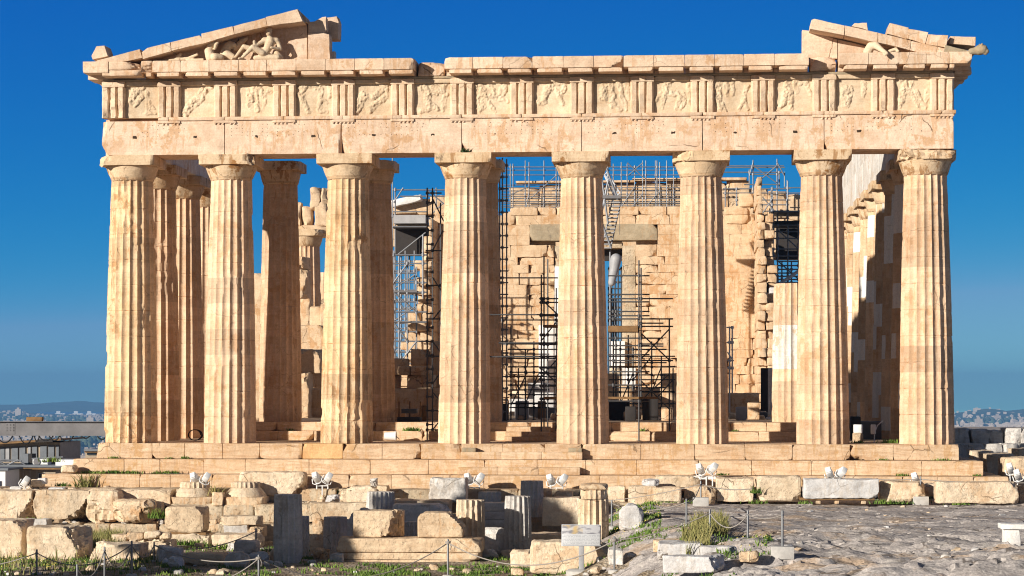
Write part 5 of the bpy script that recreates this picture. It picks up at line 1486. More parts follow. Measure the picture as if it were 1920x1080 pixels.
st(1900, 1960, 842, 862, 10., S, 'flat block at the right edge below the parapet', dep=1.5, n=2)
st(1820, 1852, 842, 856, 13., G, 'small slab in shade near the parapet', dep=1.2, n=2)
# marble bench at the right edge
p = ground_hit(1905, 1022)
Yb = p[1]; zb = float(p[2]) - .05
b = empty('bench', (atx(1915, Yb), Yb + .3, zb), 'white marble bench end at the lower right edge of the view', 'bench')
zt = atz(1900, 983, Yb)
mk('seat_slab', rblock((atx(1878, Yb), Yb, zt - .13), (atx(2010, Yb), Yb + .75, zt), .02, .004, 2, .2), M['white'], b)
for a_ in (1885, 1970):
    mk('support', rblock((atx(a_, Yb), Yb + .08, zb), (atx(a_ + 30, Yb), Yb + .65, zt - .133), .02, .006, 2, .2, [((1, -.3, .4), .05)]), M['white'], b)
# ------------------------------------------------------------------ rope barrier
def post(px, v0, v1, label, base=False, Y='g', r=.028, z=None):
    if Y == 'g': p = ground_hit(px, v1)
    else: p = at(px, v1, Y)
    zt = atz(px, v0, p[1])
    if p[0] > 2 and Y == 'g': p[2] = max(p[2], terr(np.array([p[0]]), np.array([p[1]]))[0])
    root = empty('barrier_post', (p[0], p[1], p[2]), label, 'barrier post', 'posts of the rope barrier')
    V, F = lathe([(r, p[2] - .05), (r, zt - .02), (r * .8, zt), (r * .2, zt + .004)], (p[0], p[1]), 12)
    mk('shaft', (V, F), M['post'], root, 40)
    V, F = lathe([(r * 1.25, zt - .12), (r * 1.25, zt - .09)], (p[0], p[1]), 12)
    mk('collar', (V, F), M['steel'], root, 40)
    if base:
        mk('base_block', rblock((p[0] - .26, p[1] - .22, p[2] - .05), (p[0] + .26, p[1] + .22, p[2] + .24), .015, .004, 2, .2), M['concrete'], root)
    else:
        V, F = lathe([(.16, p[2] - .04), (.16, p[2] + .03), (.13, p[2] + .06)], (p[0], p[1]), 16)
        mk('base_plate', (V, F), M['concrete'], root, 40)
    return np.array([p[0], p[1], zt - .10])
PO = {}
PO['a'] = post(69, 1030, 1078, 'leftmost rope post, in front of the largest pitted block')
PO['b'] = post(196, 1025, 1088, 'thick rope post between the two at far left, in front of the low flat-topped block')
PO['c'] = post(247, 1014, 1080, 'tall rope post before the heap of small stones')
PO['d'] = post(289, 1016, 1054, 'rope post left of the tilted grey cube', r=.024)
PO['e'] = post(145, 1058, 1100, 'low rope post cut by the lower edge at left')
PO['f'] = post(480, 990, 1036, 'rope post against the left side of the tallest drum')
PO['g'] = post(485, 1040, 1098, 'rope post with a knotted rope in the shade left of the tallest drum')
PO['h'] = post(840, 1011, 1082, 'shiny rope post in front of the long moulded beam')
PO['i'] = post(1152, 1006, 1076, 'rope post just right of the information sign')
PO['j'] = post(1147, 938, 990, 'dark rope post behind the sign, left of the grey-blue upright stone')
PO['k'] = post(1082, 937, 982, 'short rope post at the left side of the sunlit drum behind the sign')
PO['l'] = post(1064, 942, 984, 'leaning rope post left of the sunlit drum behind the sign', r=.024)
PO['m'] = post(1287, 935, 985, 'rope post at the left end of the shadow stripe on the rock')
PO['n'] = post(1314, 902, 950, 'rope post on a small white block under the paired white lamps', True)
PO['o'] = post(1331, 955, 1012, 'rope post rising from tall grass on the rock')
PO['p'] = post(1402, 957, 1018, 'middle one of the three rope posts on the rock at right')
PO['q'] = post(1467, 957, 1046, 'rope post on a big white concrete block at right', True)
PO['r'] = post(1726, 893, 944, 'rope post beside the single white lamp at right', True)
def rope(a, b, sag, label, r=.016, A=None, Bp=None):
    p = PO[a] if A is None else A; q = PO[b] if Bp is None else Bp
    n = 18
    pts = []
    for i in range(n + 1):
        u = i / n
        w = p + (q - p) * u
        pts.append(w - (0, 0, sag * 4 * u * (1 - u)))
    tag(mk('rope', tube(pts, r, 6), M['rope'], None, 180), label, 'rope', 'barrier ropes')
off = lambda px, v, k: at(px, v, PO[k][1])
rope('a', 'a', .06, 'rope running from the leftmost post out of the left edge', A=off(-40, 1064, 'a'), Bp=PO['a'])
rope('a', 'c', .45, 'slack rope between the leftmost post and the post by the stone heap')
rope('b', 'c', .55, 'dark slack loop of rope between the thick post and the post by the stone heap')
rope('e', 'b', .45, 'rope rising from the low bottom-edge post to the thick post')
rope('c', 'd', .35, 'short rope between the stone heap and the tilted grey cube')
rope('d', 'f', .30, 'long rope over the grass from the tilted cube to the tallest drum')
rope('d', 'g', .25, 'lower rope from the tilted cube\'s post to the knotted post')
rope('g', 'g', .12, 'rope from the knotted post down out of the lower edge', A=PO['g'], Bp=off(395, 1092, 'g'))
rope('g', 'h', .75, 'long sagging rope between the knotted post and the shiny post before the beam')
rope('h', 'i', .62, 'long sagging rope between the shiny post and the post right of the sign')
rope('i', 'o', .12, 'rope stretching from the post right of the sign to the post in tall grass')
rope('o', 'p', .35, 'slack rope between the post in tall grass and the middle right post')
rope('p', 'q', .10, 'rope between the middle right post and the post on the big concrete block')
rope('l', 'k', .10, 'short rope joining the two posts left of the sunlit drum')
rope('l', 'l', .08, 'rope running left from the leaning post in front of the large smooth block', A=off(1018, 962, 'l'), Bp=PO['l'])
rope('k', 'n', .12, 'thin rope passing the small capital towards the post under the paired lamps', r=.013)
rope('j', 'm', .22, 'dark rope from the post behind the sign across the rock to the shadow stripe post')
rope('m', 'n', .18, 'dark rope rising to the post under the paired white lamps')
rope('n', 'n', .10, 'rope from the post under the paired lamps to the smooth block on its right', A=PO['n'], Bp=off(1412, 916, 'n'))
rope('r', 'r', .06, 'rope running left from the right-hand post over the long grey block', A=off(1545, 893, 'r'), Bp=PO['r'])
rope('r', 'r', .06, 'rope running right from the right-hand post along the long pale block', A=PO['r'], Bp=off(1935, 905, 'r'))
for k_, kk in (('g', 1), ('h', 2), ('i', 3)):
    p = PO[k_]; m = MB(); r3 = random.Random(kk)
    for q in range(3):
        m.add(*tube([p + (.05 * math.cos(a) * (1 + .1 * q), .05 * math.sin(a) - .01, -.02 + .02 * q + .012 * a / 6) for a in np.linspace(0, 6.4, 14)], .02, 6))
    m.add(*tube([p + (.05, -.03, 0), p + (.09, -.04, -.1), p + (.07, -.05, -.2)], .016, 6))
    tag(mk('rope_knot', m, M['rope'], None, 180), ('rope knot tied on the shaded post left of the tallest drum', 'rope knot tied on the shiny post before the moulded beam', 'rope knot tied on the post right of the sign')[kk - 1], 'knot')

# ------------------------------------------------------------------ floodlights
def floodlight(px, v, Y, roll, tilt, label, size=.36, foot=None):
    """seen from behind: the housing leans back and points up at the ruin"""
    c = at(px, v, Y)
    zf = foot if foot is not None else c[2] - .38
    root = empty('floodlight', (c[0], c[1], zf), label, 'floodlight', 'white floodlights')
    R_ = np.array(Matrix.Rotation(roll, 3, 'Y') @ Matrix.Rotation(tilt, 3, 'X') @ Matrix.Rotation(roll * .6, 3, 'Z'))
    def tr(VF): V, F = VF; return (np.asarray(V) @ R_.T + c, F)
    s = size / .36
    V, F = rblock((-.14 * s, -.24 * s, -.15 * s), (.14 * s, .10 * s, .15 * s), .04 * s, .0, 1, .08)
    V[:, 0] *= .86 - .10 * np.clip(-V[:, 1] / (.24 * s), 0, 1); V[:, 2] *= 1 - .12 * np.clip(-V[:, 1] / (.24 * s), 0, 1)
    mk('housing', tr((V, F)), M['white_paint'], root, 40)
    mk('rim', tr(rblock((-.13 * s, .10 * s, -.15 * s), (.13 * s, .17 * s, .15 * s), .025 * s, 0, 1, .1)), M['white_paint'], root, 40)
    mk('glass', tr(box((-.115 * s, .165 * s, -.135 * s), (.115 * s, .176 * s, .14 * s))), M['glass'], root, 0)
    mk('end_cap', tr(rblock((-.10 * s, -.275 * s, -.11 * s), (.10 * s, -.238 * s, .11 * s), .035 * s, 0, 1, .08)), M['sheet'], root, 40)
    mk('bracket', tr(tube([(-.19 * s, 0, 0), (-.19 * s, 0, -.2 * s), (-.1 * s, 0, -.27 * s), (.1 * s, 0, -.27 * s), (.19 * s, 0, -.2 * s), (.19 * s, 0, 0)], .018 * s, 6)), M['white_paint'], root, 40)
    mk('stem', tube([(c[0], c[1], zf - .02), (c[0], c[1], c[2] - .2 * s)], .022, 8), M['white_paint'], root, 40)
FL = [(366, 897, -3.3, .5, .5, 'left white floodlight above the left upturned capital'), (386, 896, -3.3, -.6, .6, 'right white floodlight above the left upturned capital'),
      (594, 896, -2.6, .4, .5, 'left one of the white floodlights left of the pyramid-shaped block'), (615, 896, -2.6, -.6, .6, 'right one of the white floodlights left of the pyramid-shaped block'),
      (879, 898, -2.3, .4, .5, 'left white floodlight just right of the big chamfered grey block'), (899, 897, -2.3, -.5, .6, 'second white floodlight right of the big chamfered grey block'),
      (1033, 900, -2.4, .4, .5, 'white floodlight left of the small capital, the farther of two'), (1055, 899, -2.4, -.6, .6, 'white floodlight left of the small capital, the nearer of two'),
      (1313, 880, -2.3, .4, .5, 'left white floodlight above the rounded brownish block'), (1336, 878, -2.3, -.5, .6, 'right white floodlight above the rounded brownish block'),
      (1555, 887, -3.3, .4, .5, 'left white floodlight standing on the long grey block'), (1577, 886, -3.3, -.4, .6, 'right white floodlight standing on the long grey block'),
      (1716, 897, -2.4, .4, .5, 'single white floodlight behind the right-hand rope post'),
      (1894, 879, -1.3, 1.3, .2, 'white floodlight turned sideways at the right end of the steps'), (1908, 891, -2.2, .5, .5, 'white floodlight nearest the right edge of the view'),
      (48, 903, -3.4, -.6, .6, 'lone white floodlight at far left above the big blocks')]
for (px, v, Y, yw, tl, lb) in FL:
    if 1310 < px < 1340: foot = atz(px, 912, Y)
    elif 590 < px < 620 or 1030 < px < 1060 or px in (879, 899): foot = atz(px, 916, Y)
    else: foot = None
    floodlight(px, v, Y, -.22 if yw > 0 else .42, -.6, lb, .33, foot)
def lamp_pole(px0, px1, v, v1, Y, label):
    p = at(px0, v, Y); q = at(px1, v, Y); b = at((px0 + px1) / 2, v1, Y)
    r = empty('lamp_stand', (b[0], b[1], b[2]), label, 'lamp stand')
    mk('cross_arm', tube([p + (0, 0, .08), p, q, q + (0, 0, .08)], .018, 6), M['white_paint'], r)
    mk('stem', tube([b - (0, 0, .1), b * (1, 1, 0) + (0, 0, p[2])], .024, 8), M['white_paint'], r)
    V, F = lathe([(.12, b[2] - .08), (.10, b[2] + .06), (.03, b[2] + .18)], (b[0], b[1]), 12); mk('foot', (V, F), M['sun_worn'], r)
lamp_pole(594, 615, 911, 938, -2.62, 'curved white stand carrying the lamps left of the pyramid-shaped block')
lamp_pole(878, 900, 914, 930, -2.32, 'white forked stand behind the big chamfered grey block')
lamp_pole(1033, 1055, 915, 926, -2.42, 'white forked stand left of the small capital')
lamp_pole(1313, 1336, 893, 925, -2.32, 'rusty twin stand for the lamps above the rounded brownish block')
lamp_pole(1894, 1910, 904, 926, -2.2, 'white stand for the lamps at the right edge')

# ------------------------------------------------------------------ information sign
p = ground_hit(1090, 1074)
Ys = p[1]
sg = empty('information_sign', (p[0], Ys, p[2]), 'pale information panel on a square post in the middle foreground', 'sign')
zt = atz(1090, 985, Ys); zb = atz(1090, 1022, Ys)
x0, x1 = atx(1054, Ys), atx(1125, Ys)
mk('post', rblock((p[0] - .07, Ys + .0, p[2] - .1), (p[0] + .07, Ys + .12, zb + .1), .01, 0, 1, .3), M['mid_grey'], sg)
mk('foot', lathe([(.42, p[2] - .1), (.42, p[2] + .05), (.36, p[2] + .09)], (p[0], Ys + .06), 20), M['concrete'], sg, 40)
def sign_mat():
    t = NT('printed_panel')
    pos = t.n('TexCoord').outputs['Object']
    sp = t.n('SeparateXYZ'); t.l(pos, sp.inputs[0])
    z = sp.outputs[2]; x = sp.outputs[0]
    top = t.math('GREATER_THAN', z, .30)
    n = t.noise(t.map(pos, (3, 1, 8), (2, 1, 5)), 1.3, 3)
    pic = t.mix(t.ramp(n, .42, .6), (.46, .46, .47), (.20, .20, .22))
    pic = t.mix(t.math('MULTIPLY', t.math('LESS_THAN', x, .05), t.ramp(t.noise(pos, 2.2, 2), .45, .6)), pic, (.50, .36, .16))
    lines = t.math('GREATER_THAN', t.math('SINE', t.math('MULTIPLY', z, 170.0)), .1)
    words = t.math('GREATER_THAN', t.noise(t.map(pos, (30, 1, 27)), 1.0, 1), .45)
    tx = t.mix(t.math('MULTIPLY', t.math('MULTIPLY', lines, words), .6), (.50, .51, .52), (.24, .25, .27))
    return t.done(t.mix(top, tx, pic), .4)
V, F = rblock((-(x1 - x0) / 2, -.02, 0), ((x1 - x0) / 2, .02, (zt - zb) * 1.03), .008, 0, 1, .3)
V = V @ np.array(Matrix.Rotation(-.25, 3, 'X')).T + ((x0 + x1) / 2, Ys - .04, zb)
mk('panel', (V, F), sign_mat(), sg, 40)
V, F = MB().add(*box((-(x1 - x0) / 2 - .02, .02, -.02), ((x1 - x0) / 2 + .02, .045, (zt - zb) * 1.03 + .02))).get()
V = V @ np.array(Matrix.Rotation(-.25, 3, 'X')).T + ((x0 + x1) / 2, Ys - .04, zb)
mk('backing', (V, F), M['pale_steel'], sg, 0)

# ------------------------------------------------------------------ grass and weeds
def blades(pts, hmin, hmax, w, lean, rs):
    n = len(pts)
    h = rs.uniform(hmin, hmax, n); a = rs.uniform(0, 2 * PI, n); b = rs.uniform(0, 2 * PI, n)
    dx = np.stack([np.cos(a), np.sin(a), 0 * a], 1) * (w * rs.uniform(.6, 1.3, n))[:, None]
    tip = np.stack([np.cos(b), np.sin(b), 0 * b], 1) * (h * lean * rs.uniform(.2, 1, n))[:, None]
    up = np.stack([0 * h, 0 * h, h], 1)
    V = np.stack([pts - dx, pts + dx, pts + dx * .6 + up * .6 + tip * .4, pts - dx * .6 + up * .6 + tip * .4, pts + up + tip], 1).reshape(-1, 3)
    i = np.arange(n) * 5
    F = np.stack([i, i + 1, i + 2, i + 3], 1).tolist() + np.stack([i + 3, i + 2, i + 4], 1).tolist()
    return V, F
rs = np.random.RandomState(4)
def scatter_px(regs, dens):
    P = []
    for (a, b, c, d, f) in regs:
        for _ in range(int((b - a) * (d - c) * dens * f)):
            px, v = rs.uniform(a, b), rs.uniform(c, d)
            P.append((px, v))
    return P
def gpts(regs, dens, thr=-.05, sc=.8, k=1):
    out = []
    for (px, v) in scatter_px(regs, dens):
        d = ray(px, v); p = CAM + d * ((3.85 if px > 1240 else 5.11) / -d[2])
        if not (-21 < p[0] < 22 and -39 < p[1] < -4.6): continue
        out.append(p)
    P = np.array(out)
    P[:, 2] = terr(P[:, 0], P[:, 1]) - .02
    n = fbm(P, sc, 3, k)
    return P[n > thr]
GR = [(-10, 360, 1040, 1080, .30), (300, 640, 1025, 1080, .5), (640, 960, 1060, 1085, 1.0), (880, 1240, 1020, 1085, 1.0), (560, 640, 1020, 1050, 1), (1140, 1320, 985, 1050, .6), (1270, 1450, 1005, 1050, .6), (-10, 330, 1045, 1070, .35), (990, 1060, 970, 1000, .6), (1250, 1380, 1060, 1076, .4)]
P = gpts(GR, .85, .07, 1.1)
V, F = blades(P, .04, .15, .022, .5, rs)
tag(mk('grass', (V, F), M['grass'], None, 0, origin=np.array([0., -12, -3.2])), kind='stuff')
P = gpts([(150, 230, 1005, 1040, 1.4), (385, 425, 985, 1012, 1.6), (390, 440, 1000, 1015, 1), (1300, 1362, 990, 1016, 1.5), (1280, 1330, 1012, 1035, .8), (0, 300, 1050, 1080, .03)], 1.1, -.3)
V, F = blades(P, .15, .55, .018, .5, rs)
tag(mk('dry_grass', (V, F), M['dry'], None, 0, origin=np.array([0., -12, -3.2])), kind='stuff')
P = gpts([(1150, 1240, 1020, 1060, .5), (0, 120, 1050, 1075, .5), (1380, 1440, 1020, 1040, .4), (60, 280, 1040, 1070, .2)], .16, -.1)
V, F = blades(P + (0, 0, .14), .02, .035, .016, .3, rs)
tag(mk('wild_flowers', (V, F), M['flower'], None, 0, origin=np.array([0., -12, -3.2])), kind='stuff')
def weed(px, v, Y, w, h, label, mat='grass', n=60, z=None):
    p = at(px, v, Y) if Y != 'g' else ground_hit(px, v)
    if z is not None: p[2] = z
    pts = p + np.stack([rs.normal(0, w * .35, n), rs.uniform(-.06, .04, n), np.zeros(n)], 1)
    V, F = blades(pts, h * .25, h * .8, .022, .9, rs)
    return tag(mk('weed', (V, F), M[mat], None, 0), label, 'weed', 'weeds growing in the joints')
weed(178, 883, -1.38 + .6, .9, .16, 'low green weeds along the left end of the middle step', n=160, z=-1.068)
weed(214, 884, -.78, .5, .18, 'green weed clump on the step between two other clumps at left', n=110, z=-1.068)
weed(244, 884, -.78, .5, .16, 'third green clump from the left on the lowest step tread', n=110, z=-1.068)
weed(310, 884, -.78, .8, .17, 'dark trailing weeds under the second column from the left', n=140, z=-1.068)
weed(160, 912, -1.55, .5, .95, 'dry brown bush in front of the left end of the lowest step', 'dry', 90, z=-1.62)
weed(213, 857, -.1, .35, .12, 'small weed on the middle step below the first column', z=-.55)
weed(346, 857, -.1, .22, .14, 'tiny weed at a joint below the second column', z=-.55)
weed(318, 857, -.1, .2, .1, 'tiny weed left of the joint below the second column', n=30, z=-.55)
weed(772, 804, 5.3, .45, .22, 'bright green weed on the inner step right of the third column', n=90, z=.36)
weed(545, 804, 5.3, .2, .14, 'little weed on the inner step between the second and third columns', n=40, z=.36)
weed(1378, 804, 5.3, .22, .12, 'little weed on the inner step right of the sixth column', n=40, z=.36)
weed(1206, 806, 5.3, .15, .22, 'thin weed on the inner step left of the sixth column', n=30, z=.36)
weed(1670, 826, 2.2, .5, .22, 'green weed on the floor left of the last column', n=90, z=0)
weed(1610, 826, 2.2, .3, .16, 'weed by the stone under the control box', n=50, z=0)
weed(1766, 860, -.1, .5, .12, 'weed under the last column on the middle step', n=50, z=-.55)
weed(1656, 860, -.1, .25, .1, 'weed on the middle step left of the last column', n=40, z=-.55)
weed(1352, 886, -.8, .3, .12, 'weed right of the paired lamps on the lowest step', n=50, z=-1.068)
weed(1397, 895, -1.45, .45, .5, 'spindly green plant in front of the lowest step at right', n=26, z=-1.62)
weed(1417, 925, -3.5, .3, .45, 'spindly plant between the smooth and the irregular block', n=30)
weed(1690, 888, -.8, .3, .12, 'weed on the lowest step left of the last joint', n=50, z=-1.068)
weed(1832, 890, -.8, .2, .12, 'weed at the right end of the lowest step', n=30, z=-1.068)
weed(632, 912, -2.3, .6, .3, 'green bush behind the lamps left of the pyramid-shaped block', 'leaf', 130, z=-1.75)
weed(775, 912, -1.6, .5, .12, 'low weeds at the foot of the lowest step left of the grey block', n=70, z=-1.62)
weed(870, 282, .06, .25, .22, 'green tuft growing in the wedge-shaped gap above the fourth column', 'leaf', 50, z=10.44)
weed(1090, 940, -3.0, .5, .5, 'brown weeds left of the small capital', 'dry', 70)
weed(1725, 938, -3.5, .5, .35, 'leafy weed left of the long right block', 'leaf', 110, z=-1.9)
weed(1670, 942, -4.0, .9, .25, 'green weeds in front of the yellowish block', n=130, z=-1.9)
weed(1510, 940, -4.1, .25, .18, 'weed at the left end of the timber pallet', n=50, z=-1.9)
weed(1420, 942, -4.0, .5, .2, 'weed at the foot of the irregular pale block', n=60, z=-1.9)
weed(1300, 948, -4.2, .6, .2, 'weeds between the rounded block and the rope post', n=80, z=-1.9)
weed(1250, 950, -4.5, .6, .15, 'weeds below the rough second block', n=70, z=-1.9)
weed(1800, 944, -4.4, .5, .12, 'sparse weeds below the long right block', n=60, z=-1.9)
weed(58, 975, -4.6, .4, .16, 'green weed in the gap under the second big block', n=60)
weed(298, 972, -4.9, .5, .5, 'weeds in the shaded gap right of the broken capital', n=110)
weed(405, 930, -3.6, .25, .6, 'brown stalks between the two upturned capitals', 'dry', 60)
weed(350, 1024, 'g', 1.0, .35, 'lush green plants in front of the wider block', n=240)
weed(430, 1030, 'g', .9, .3, 'lush green plants before the grey block', n=200)
weed(120, 912, -2.6, .5, .22, 'green weed by the loose stones on the left ledge', n=70)
weed(98, 866, -.6, .5, .28, 'green weed beside the broken stone on the step end', n=80)

# ------------------------------------------------------------------ trees left of the photographer
def tree(base, h, r, cz0, label, seed, n=15000):
    rs2 = np.random.RandomState(seed)
    root = empty('tree', base, label, 'tree')
    base = np.array(base, float)
    mk('trunk', tube([base + (0, 0, -.2), base + (.1, 0, h * .3), base + (-.05, .1, h * .6), base + (0, 0, h * .9)], [.26, .2, .14, .05], 9), M['bark'], root, 60)
    for k in range(9):
        a = k * 2.4; z = cz0 + (h - cz0) * (.1 + .08 * k)
        p = base + (0, 0, z); rr_ = r * .75 * math.sin(PI * (.2 + .07 * k))
        mk('limb', tube([p, p + (math.cos(a) * rr_ * .5, math.sin(a) * rr_ * .5, .3), p + (math.cos(a) * rr_, math.sin(a) * rr_, .9)], [.07, .05, .02], 6), M['bark'], root, 60)
    u = rs2.rand(n); th = rs2.uniform(0, 2 * PI, n)
    prof = np.sin(np.clip(u * .96 + .06, 0, 1) * PI) ** .55
    q = np.sqrt(rs2.rand(n))
    P = np.stack([np.cos(th) * prof * r * q, np.sin(th) * prof * r * q, cz0 + u * (h - cz0)], 1) + base
    nz = fbm(P, .55, 3, seed)
    P = P[nz > -.40]
    P = P + rs2.normal(0, .12, P.shape)
    n = len(P)
    d1 = rs2.normal(size=(n, 3)); d1 /= np.linalg.norm(d1, axis=1)[:, None]
    d2 = np.cross(d1, rs2.normal(size=(n, 3))); d2 /= np.linalg.norm(d2, axis=1)[:, None]
    s = rs2.uniform(.12, .30, n)[:, None]
    V = np.stack([P - d1 * s, P + d2 * s * .5, P + d1 * s, P - d2 * s * .5], 1).reshape(-1, 3)
    i = np.arange(n) * 4
    mk('crown', (V, np.stack([i, i + 1, i + 2, i + 3], 1).tolist()), M['leaf'], root, 0)
def on_ray(u, Yt, back):
    x = (u + Yt * .695) / .719
    return (x - back * .695, Yt - back * .719)
for (u, Yt, back, h, r, cz, lb, sd) in ((3.6, -8, 25, 10.5, 2.7, 4.4, 'round topped dark green tree off to the left of the view', 1), (5.8, -14, 22, 8.0, 1.15, 2.6, 'slim dark green cypress nearer the photographer, off to the left', 5)):
    x, y = on_ray(u, Yt, back)
    tree((x, y, float(g0(x, y))), h, r, cz, lb, sd)
# ------------------------------------------------------------------ steel beam and cabins on the left
YB = 34.
p = at(-80, 803, YB); q = at(246, 803, YB)
zt, zb = atz(100, 790, YB), atz(100, 817, YB)
bm = empty('steel_beam', (q[0] - 3, YB, zb), 'long grey steel crane beam with hanging cable loops at left', 'steel beam')
mk('web', MB().add(*box((p[0], YB, zb + .03), (q[0], YB + .06, zt - .03))), M['beam'], bm, 0)
mk('flange', MB().add(*box((p[0], YB - .18, zt - .03), (q[0], YB + .24, zt))), M['beam'], bm, 0)
mk('flange', MB().add(*box((p[0], YB - .18, zb), (q[0], YB + .24, zb + .03))), M['beam'], bm, 0)
for px in (-60, 243):
    xx = atx(px, YB)
    mk('leg', MB().add(*box((xx - .15, YB - .1, -4.8), (xx + .15, YB + .16, zb - .003))), M['beam'], bm, 0)
m = MB()
for px in (14, 20, 26):
    for v in (797, 802, 807): m.add(*box(tuple(at(px, v, YB) - (.04, .02, .04)), tuple(at(px, v, YB) + (.04, .0, .04))))
mk('bolts', m, M['steel'], bm, 0)
mk('splice_plate', MB().add(*box((atx(12, YB), YB - .02, atz(12, 814, YB)), (atx(28, YB), YB - .003, atz(12, 793, YB)))), M['beam'], bm, 0)
for (a, b, d) in ((-6, 24, 830), (36, 62, 832), (64, 74, 827), (72, 100, 826), (92, 112, 826), (112, 138, 828), (152, 168, 822), (182, 200, 824)):
    pts = []
    for k in range(11):
        u = k / 10; pts.append(at(a + (b - a) * u, 817 + (d - 817) * (1 - (2 * u - 1) ** 2), YB - .12))
    mk('cable_loop', tube(pts, .035, 6), M['cable'], bm, 180)
o = mk('timber_baulk', rblock((atx(50, YB), YB - .12, zt + .002), (atx(80, YB), YB + .2, atz(65, 782, YB)), .03, .015, 2, .1, rchips(1, .06)), M['timber'], None)
tag(o, 'mossy timber baulk lying on top of the grey steel beam', 'timber')
YC = 66.
def cbox(px0, px1, v0, v1, Y, d):
    return box((atx(px0, Y), Y, atz(px0, v1, Y)), (atx(px1, Y), Y + d, atz(px0, v0, Y)))
cb = empty('site_cabin', (atx(40, YC), YC, -4.8), 'upper site cabin with large dim windows and rusty roof edge at left', 'cabin')
mk('wall', MB().add(*cbox(-40, 113, 829, 868, YC, 5)), M['panel'], cb, 0)
for (a, b) in ((0, 9), (10, 18), (21, 34), (36, 48), (52, 58), (60, 70), (75, 88), (90, 102), (105, 111)):
    f = mk('window', MB().add(*cbox(a, b, 838 - a * .04, 866, YC - .06, .055)), M['beam'], cb, 0)
    mk('pane', MB().add(*cbox(a + .8, b - .8, 840 - a * .04, 864, YC - .09, .028)), M['mid_grey' if a % 3 else 'blue_sheet'], f, 0)
V, F = prism([(atx(-45, YC), atz(0, 836, YC)), (atx(120, YC), atz(0, 825, YC)), (atx(120, YC), atz(0, 822, YC)), (atx(-45, YC), atz(0, 832, YC))], YC - .8, YC + 5.3)
mk('roof', (V, F), M['timber'], cb, 0)
V, F = prism([(atx(70, YC), atz(0, 829, YC)), (atx(106, YC), atz(0, 828, YC)), (atx(104, YC), atz(0, 822, YC)), (atx(80, YC), atz(0, 823, YC))], YC - .9, YC - .81)
mk('tarp', (V, F), M['dark'], cb, 0)
cl = empty('lower_cabin', (atx(40, YC - 3), YC - 3, -8), 'lower beige site cabin with a flat blue-grey roof at left', 'cabin')
mk('wall', MB().add(*cbox(-40, 104, 880, 990, YC - 3, 7.9)), M['panel'], cl, 0)
mk('roof', MB().add(*cbox(-45, 118, 872, 876, YC - 3.6, 9)), M['blue_sheet'], cl, 0)
mk('fascia', MB().add(*cbox(-45, 117, 876, 880, YC - 3.5, 8.6)), M['timber'], cl, 0)
for (a, b, v0, v1) in ((12, 20, 893, 915), (72, 81, 887, 906)):
    f = mk('window', MB().add(*cbox(a, b, v0, v1, YC - 3.06, .055)), M['sheet'], cl, 0)
    mk('pane', MB().add(*cbox(a + 1, b - 1, v0 + 1, v1 - 1, YC - 3.09, .028)), M['glass'], f, 0)
for a in (22, 31, 43, 56, 69, 83): mk('panel_joint', MB().add(*cbox(a, a + .5, 881, 930, YC - 3.03, .028)), M['sheet'], cl, 0)
cw = empty('white_cabin', (atx(-5, YC - 7), YC - 7, -8), 'white cabin end with a door cut by the left edge', 'cabin')
mk('wall', MB().add(*cbox(-40, 10, 882, 990, YC - 7, 3)), M['white_paint'], cw, 0)
mk('roof', MB().add(*cbox(-42, 15, 878, 882, YC - 7.2, 3.3)), M['blue_sheet'], cw, 0)
mk('door', MB().add(*cbox(-6, 2, 902, 960, YC - 7.06, .055)), M['glass'], cw, 0)
ac = empty('air_conditioner', (atx(47, YC - 2), YC - 2, atz(47, 872, YC - 2)), 'boxy air conditioner with a dark grille on the lower cabin roof', 'air conditioner')
mk('casing', MB().add(*cbox(41, 53, 851, 872, YC - 2, 1.0)), M['blue_sheet'], ac, 0)
mk('grille', MB().add(*cbox(54, 60, 851, 869, YC - 2.03, .9)), M['dark'], ac, 0)
ac = empty('air_conditioner', (atx(74, YC - 2), YC - 2, atz(74, 872, YC - 2)), 'low cream air conditioner with a round fan on the lower cabin roof', 'air conditioner')
mk('casing', MB().add(*cbox(60, 89, 860, 872, YC - 2, .9)), M['sheet'], ac, 0)
c = at(69, 866, YC - 2.03)
V, F = lathe([(.22, 0), (.22, .03), (.05, .035)], (0, 0), 20); V = V[:, [0, 2, 1]] * (1, -1, 1) + c
mk('fan', (V, F), M['beam'], ac, 40)
rl = empty('roof_railing', (atx(20, YC - 2.5), YC - 2.5, atz(20, 872, YC - 2.5)), 'thin grey railing along the lower cabin roof', 'railing')
for (a, va, b, vb) in ((0, 862, 40, 864), (60, 860, 118, 857), (0, 866, 14, 874), (14, 872, 34, 862), (34, 862, 48, 872), (90, 858, 90, 872), (112, 857, 118, 872)):
    pole(rl, 'rail', at(a, va, YC - 2.6), at(b, vb, YC - 2.6), .05, 'steel')
o = mk('parapet', MB().add(*cbox(104, 150, 862, 873, YC - 5, 2)), M['white_paint'], None, 0); tag(o, 'low white parapet between the cabins and the temple steps', 'parapet')
kk = empty('kiosk', (atx(170, 75), 75, -6), 'small blue-roofed kiosk at the left end of the steps', 'kiosk')
mk('roof', MB().add(*cbox(157, 190, 842, 846, 74.6, 4)), M['blue_sheet'], kk, 0)
mk('wall', MB().add(*cbox(160, 190, 847, 900, 75, 3)), M['panel'], kk, 0)
mk('window', MB().add(*cbox(163, 180, 849, 853, 74.9, .09)), M['glass'], kk, 0)
mk('fascia', MB().add(*cbox(158, 190, 846, 848.5, 74.7, 3.6)), M['timber'], kk, 0)

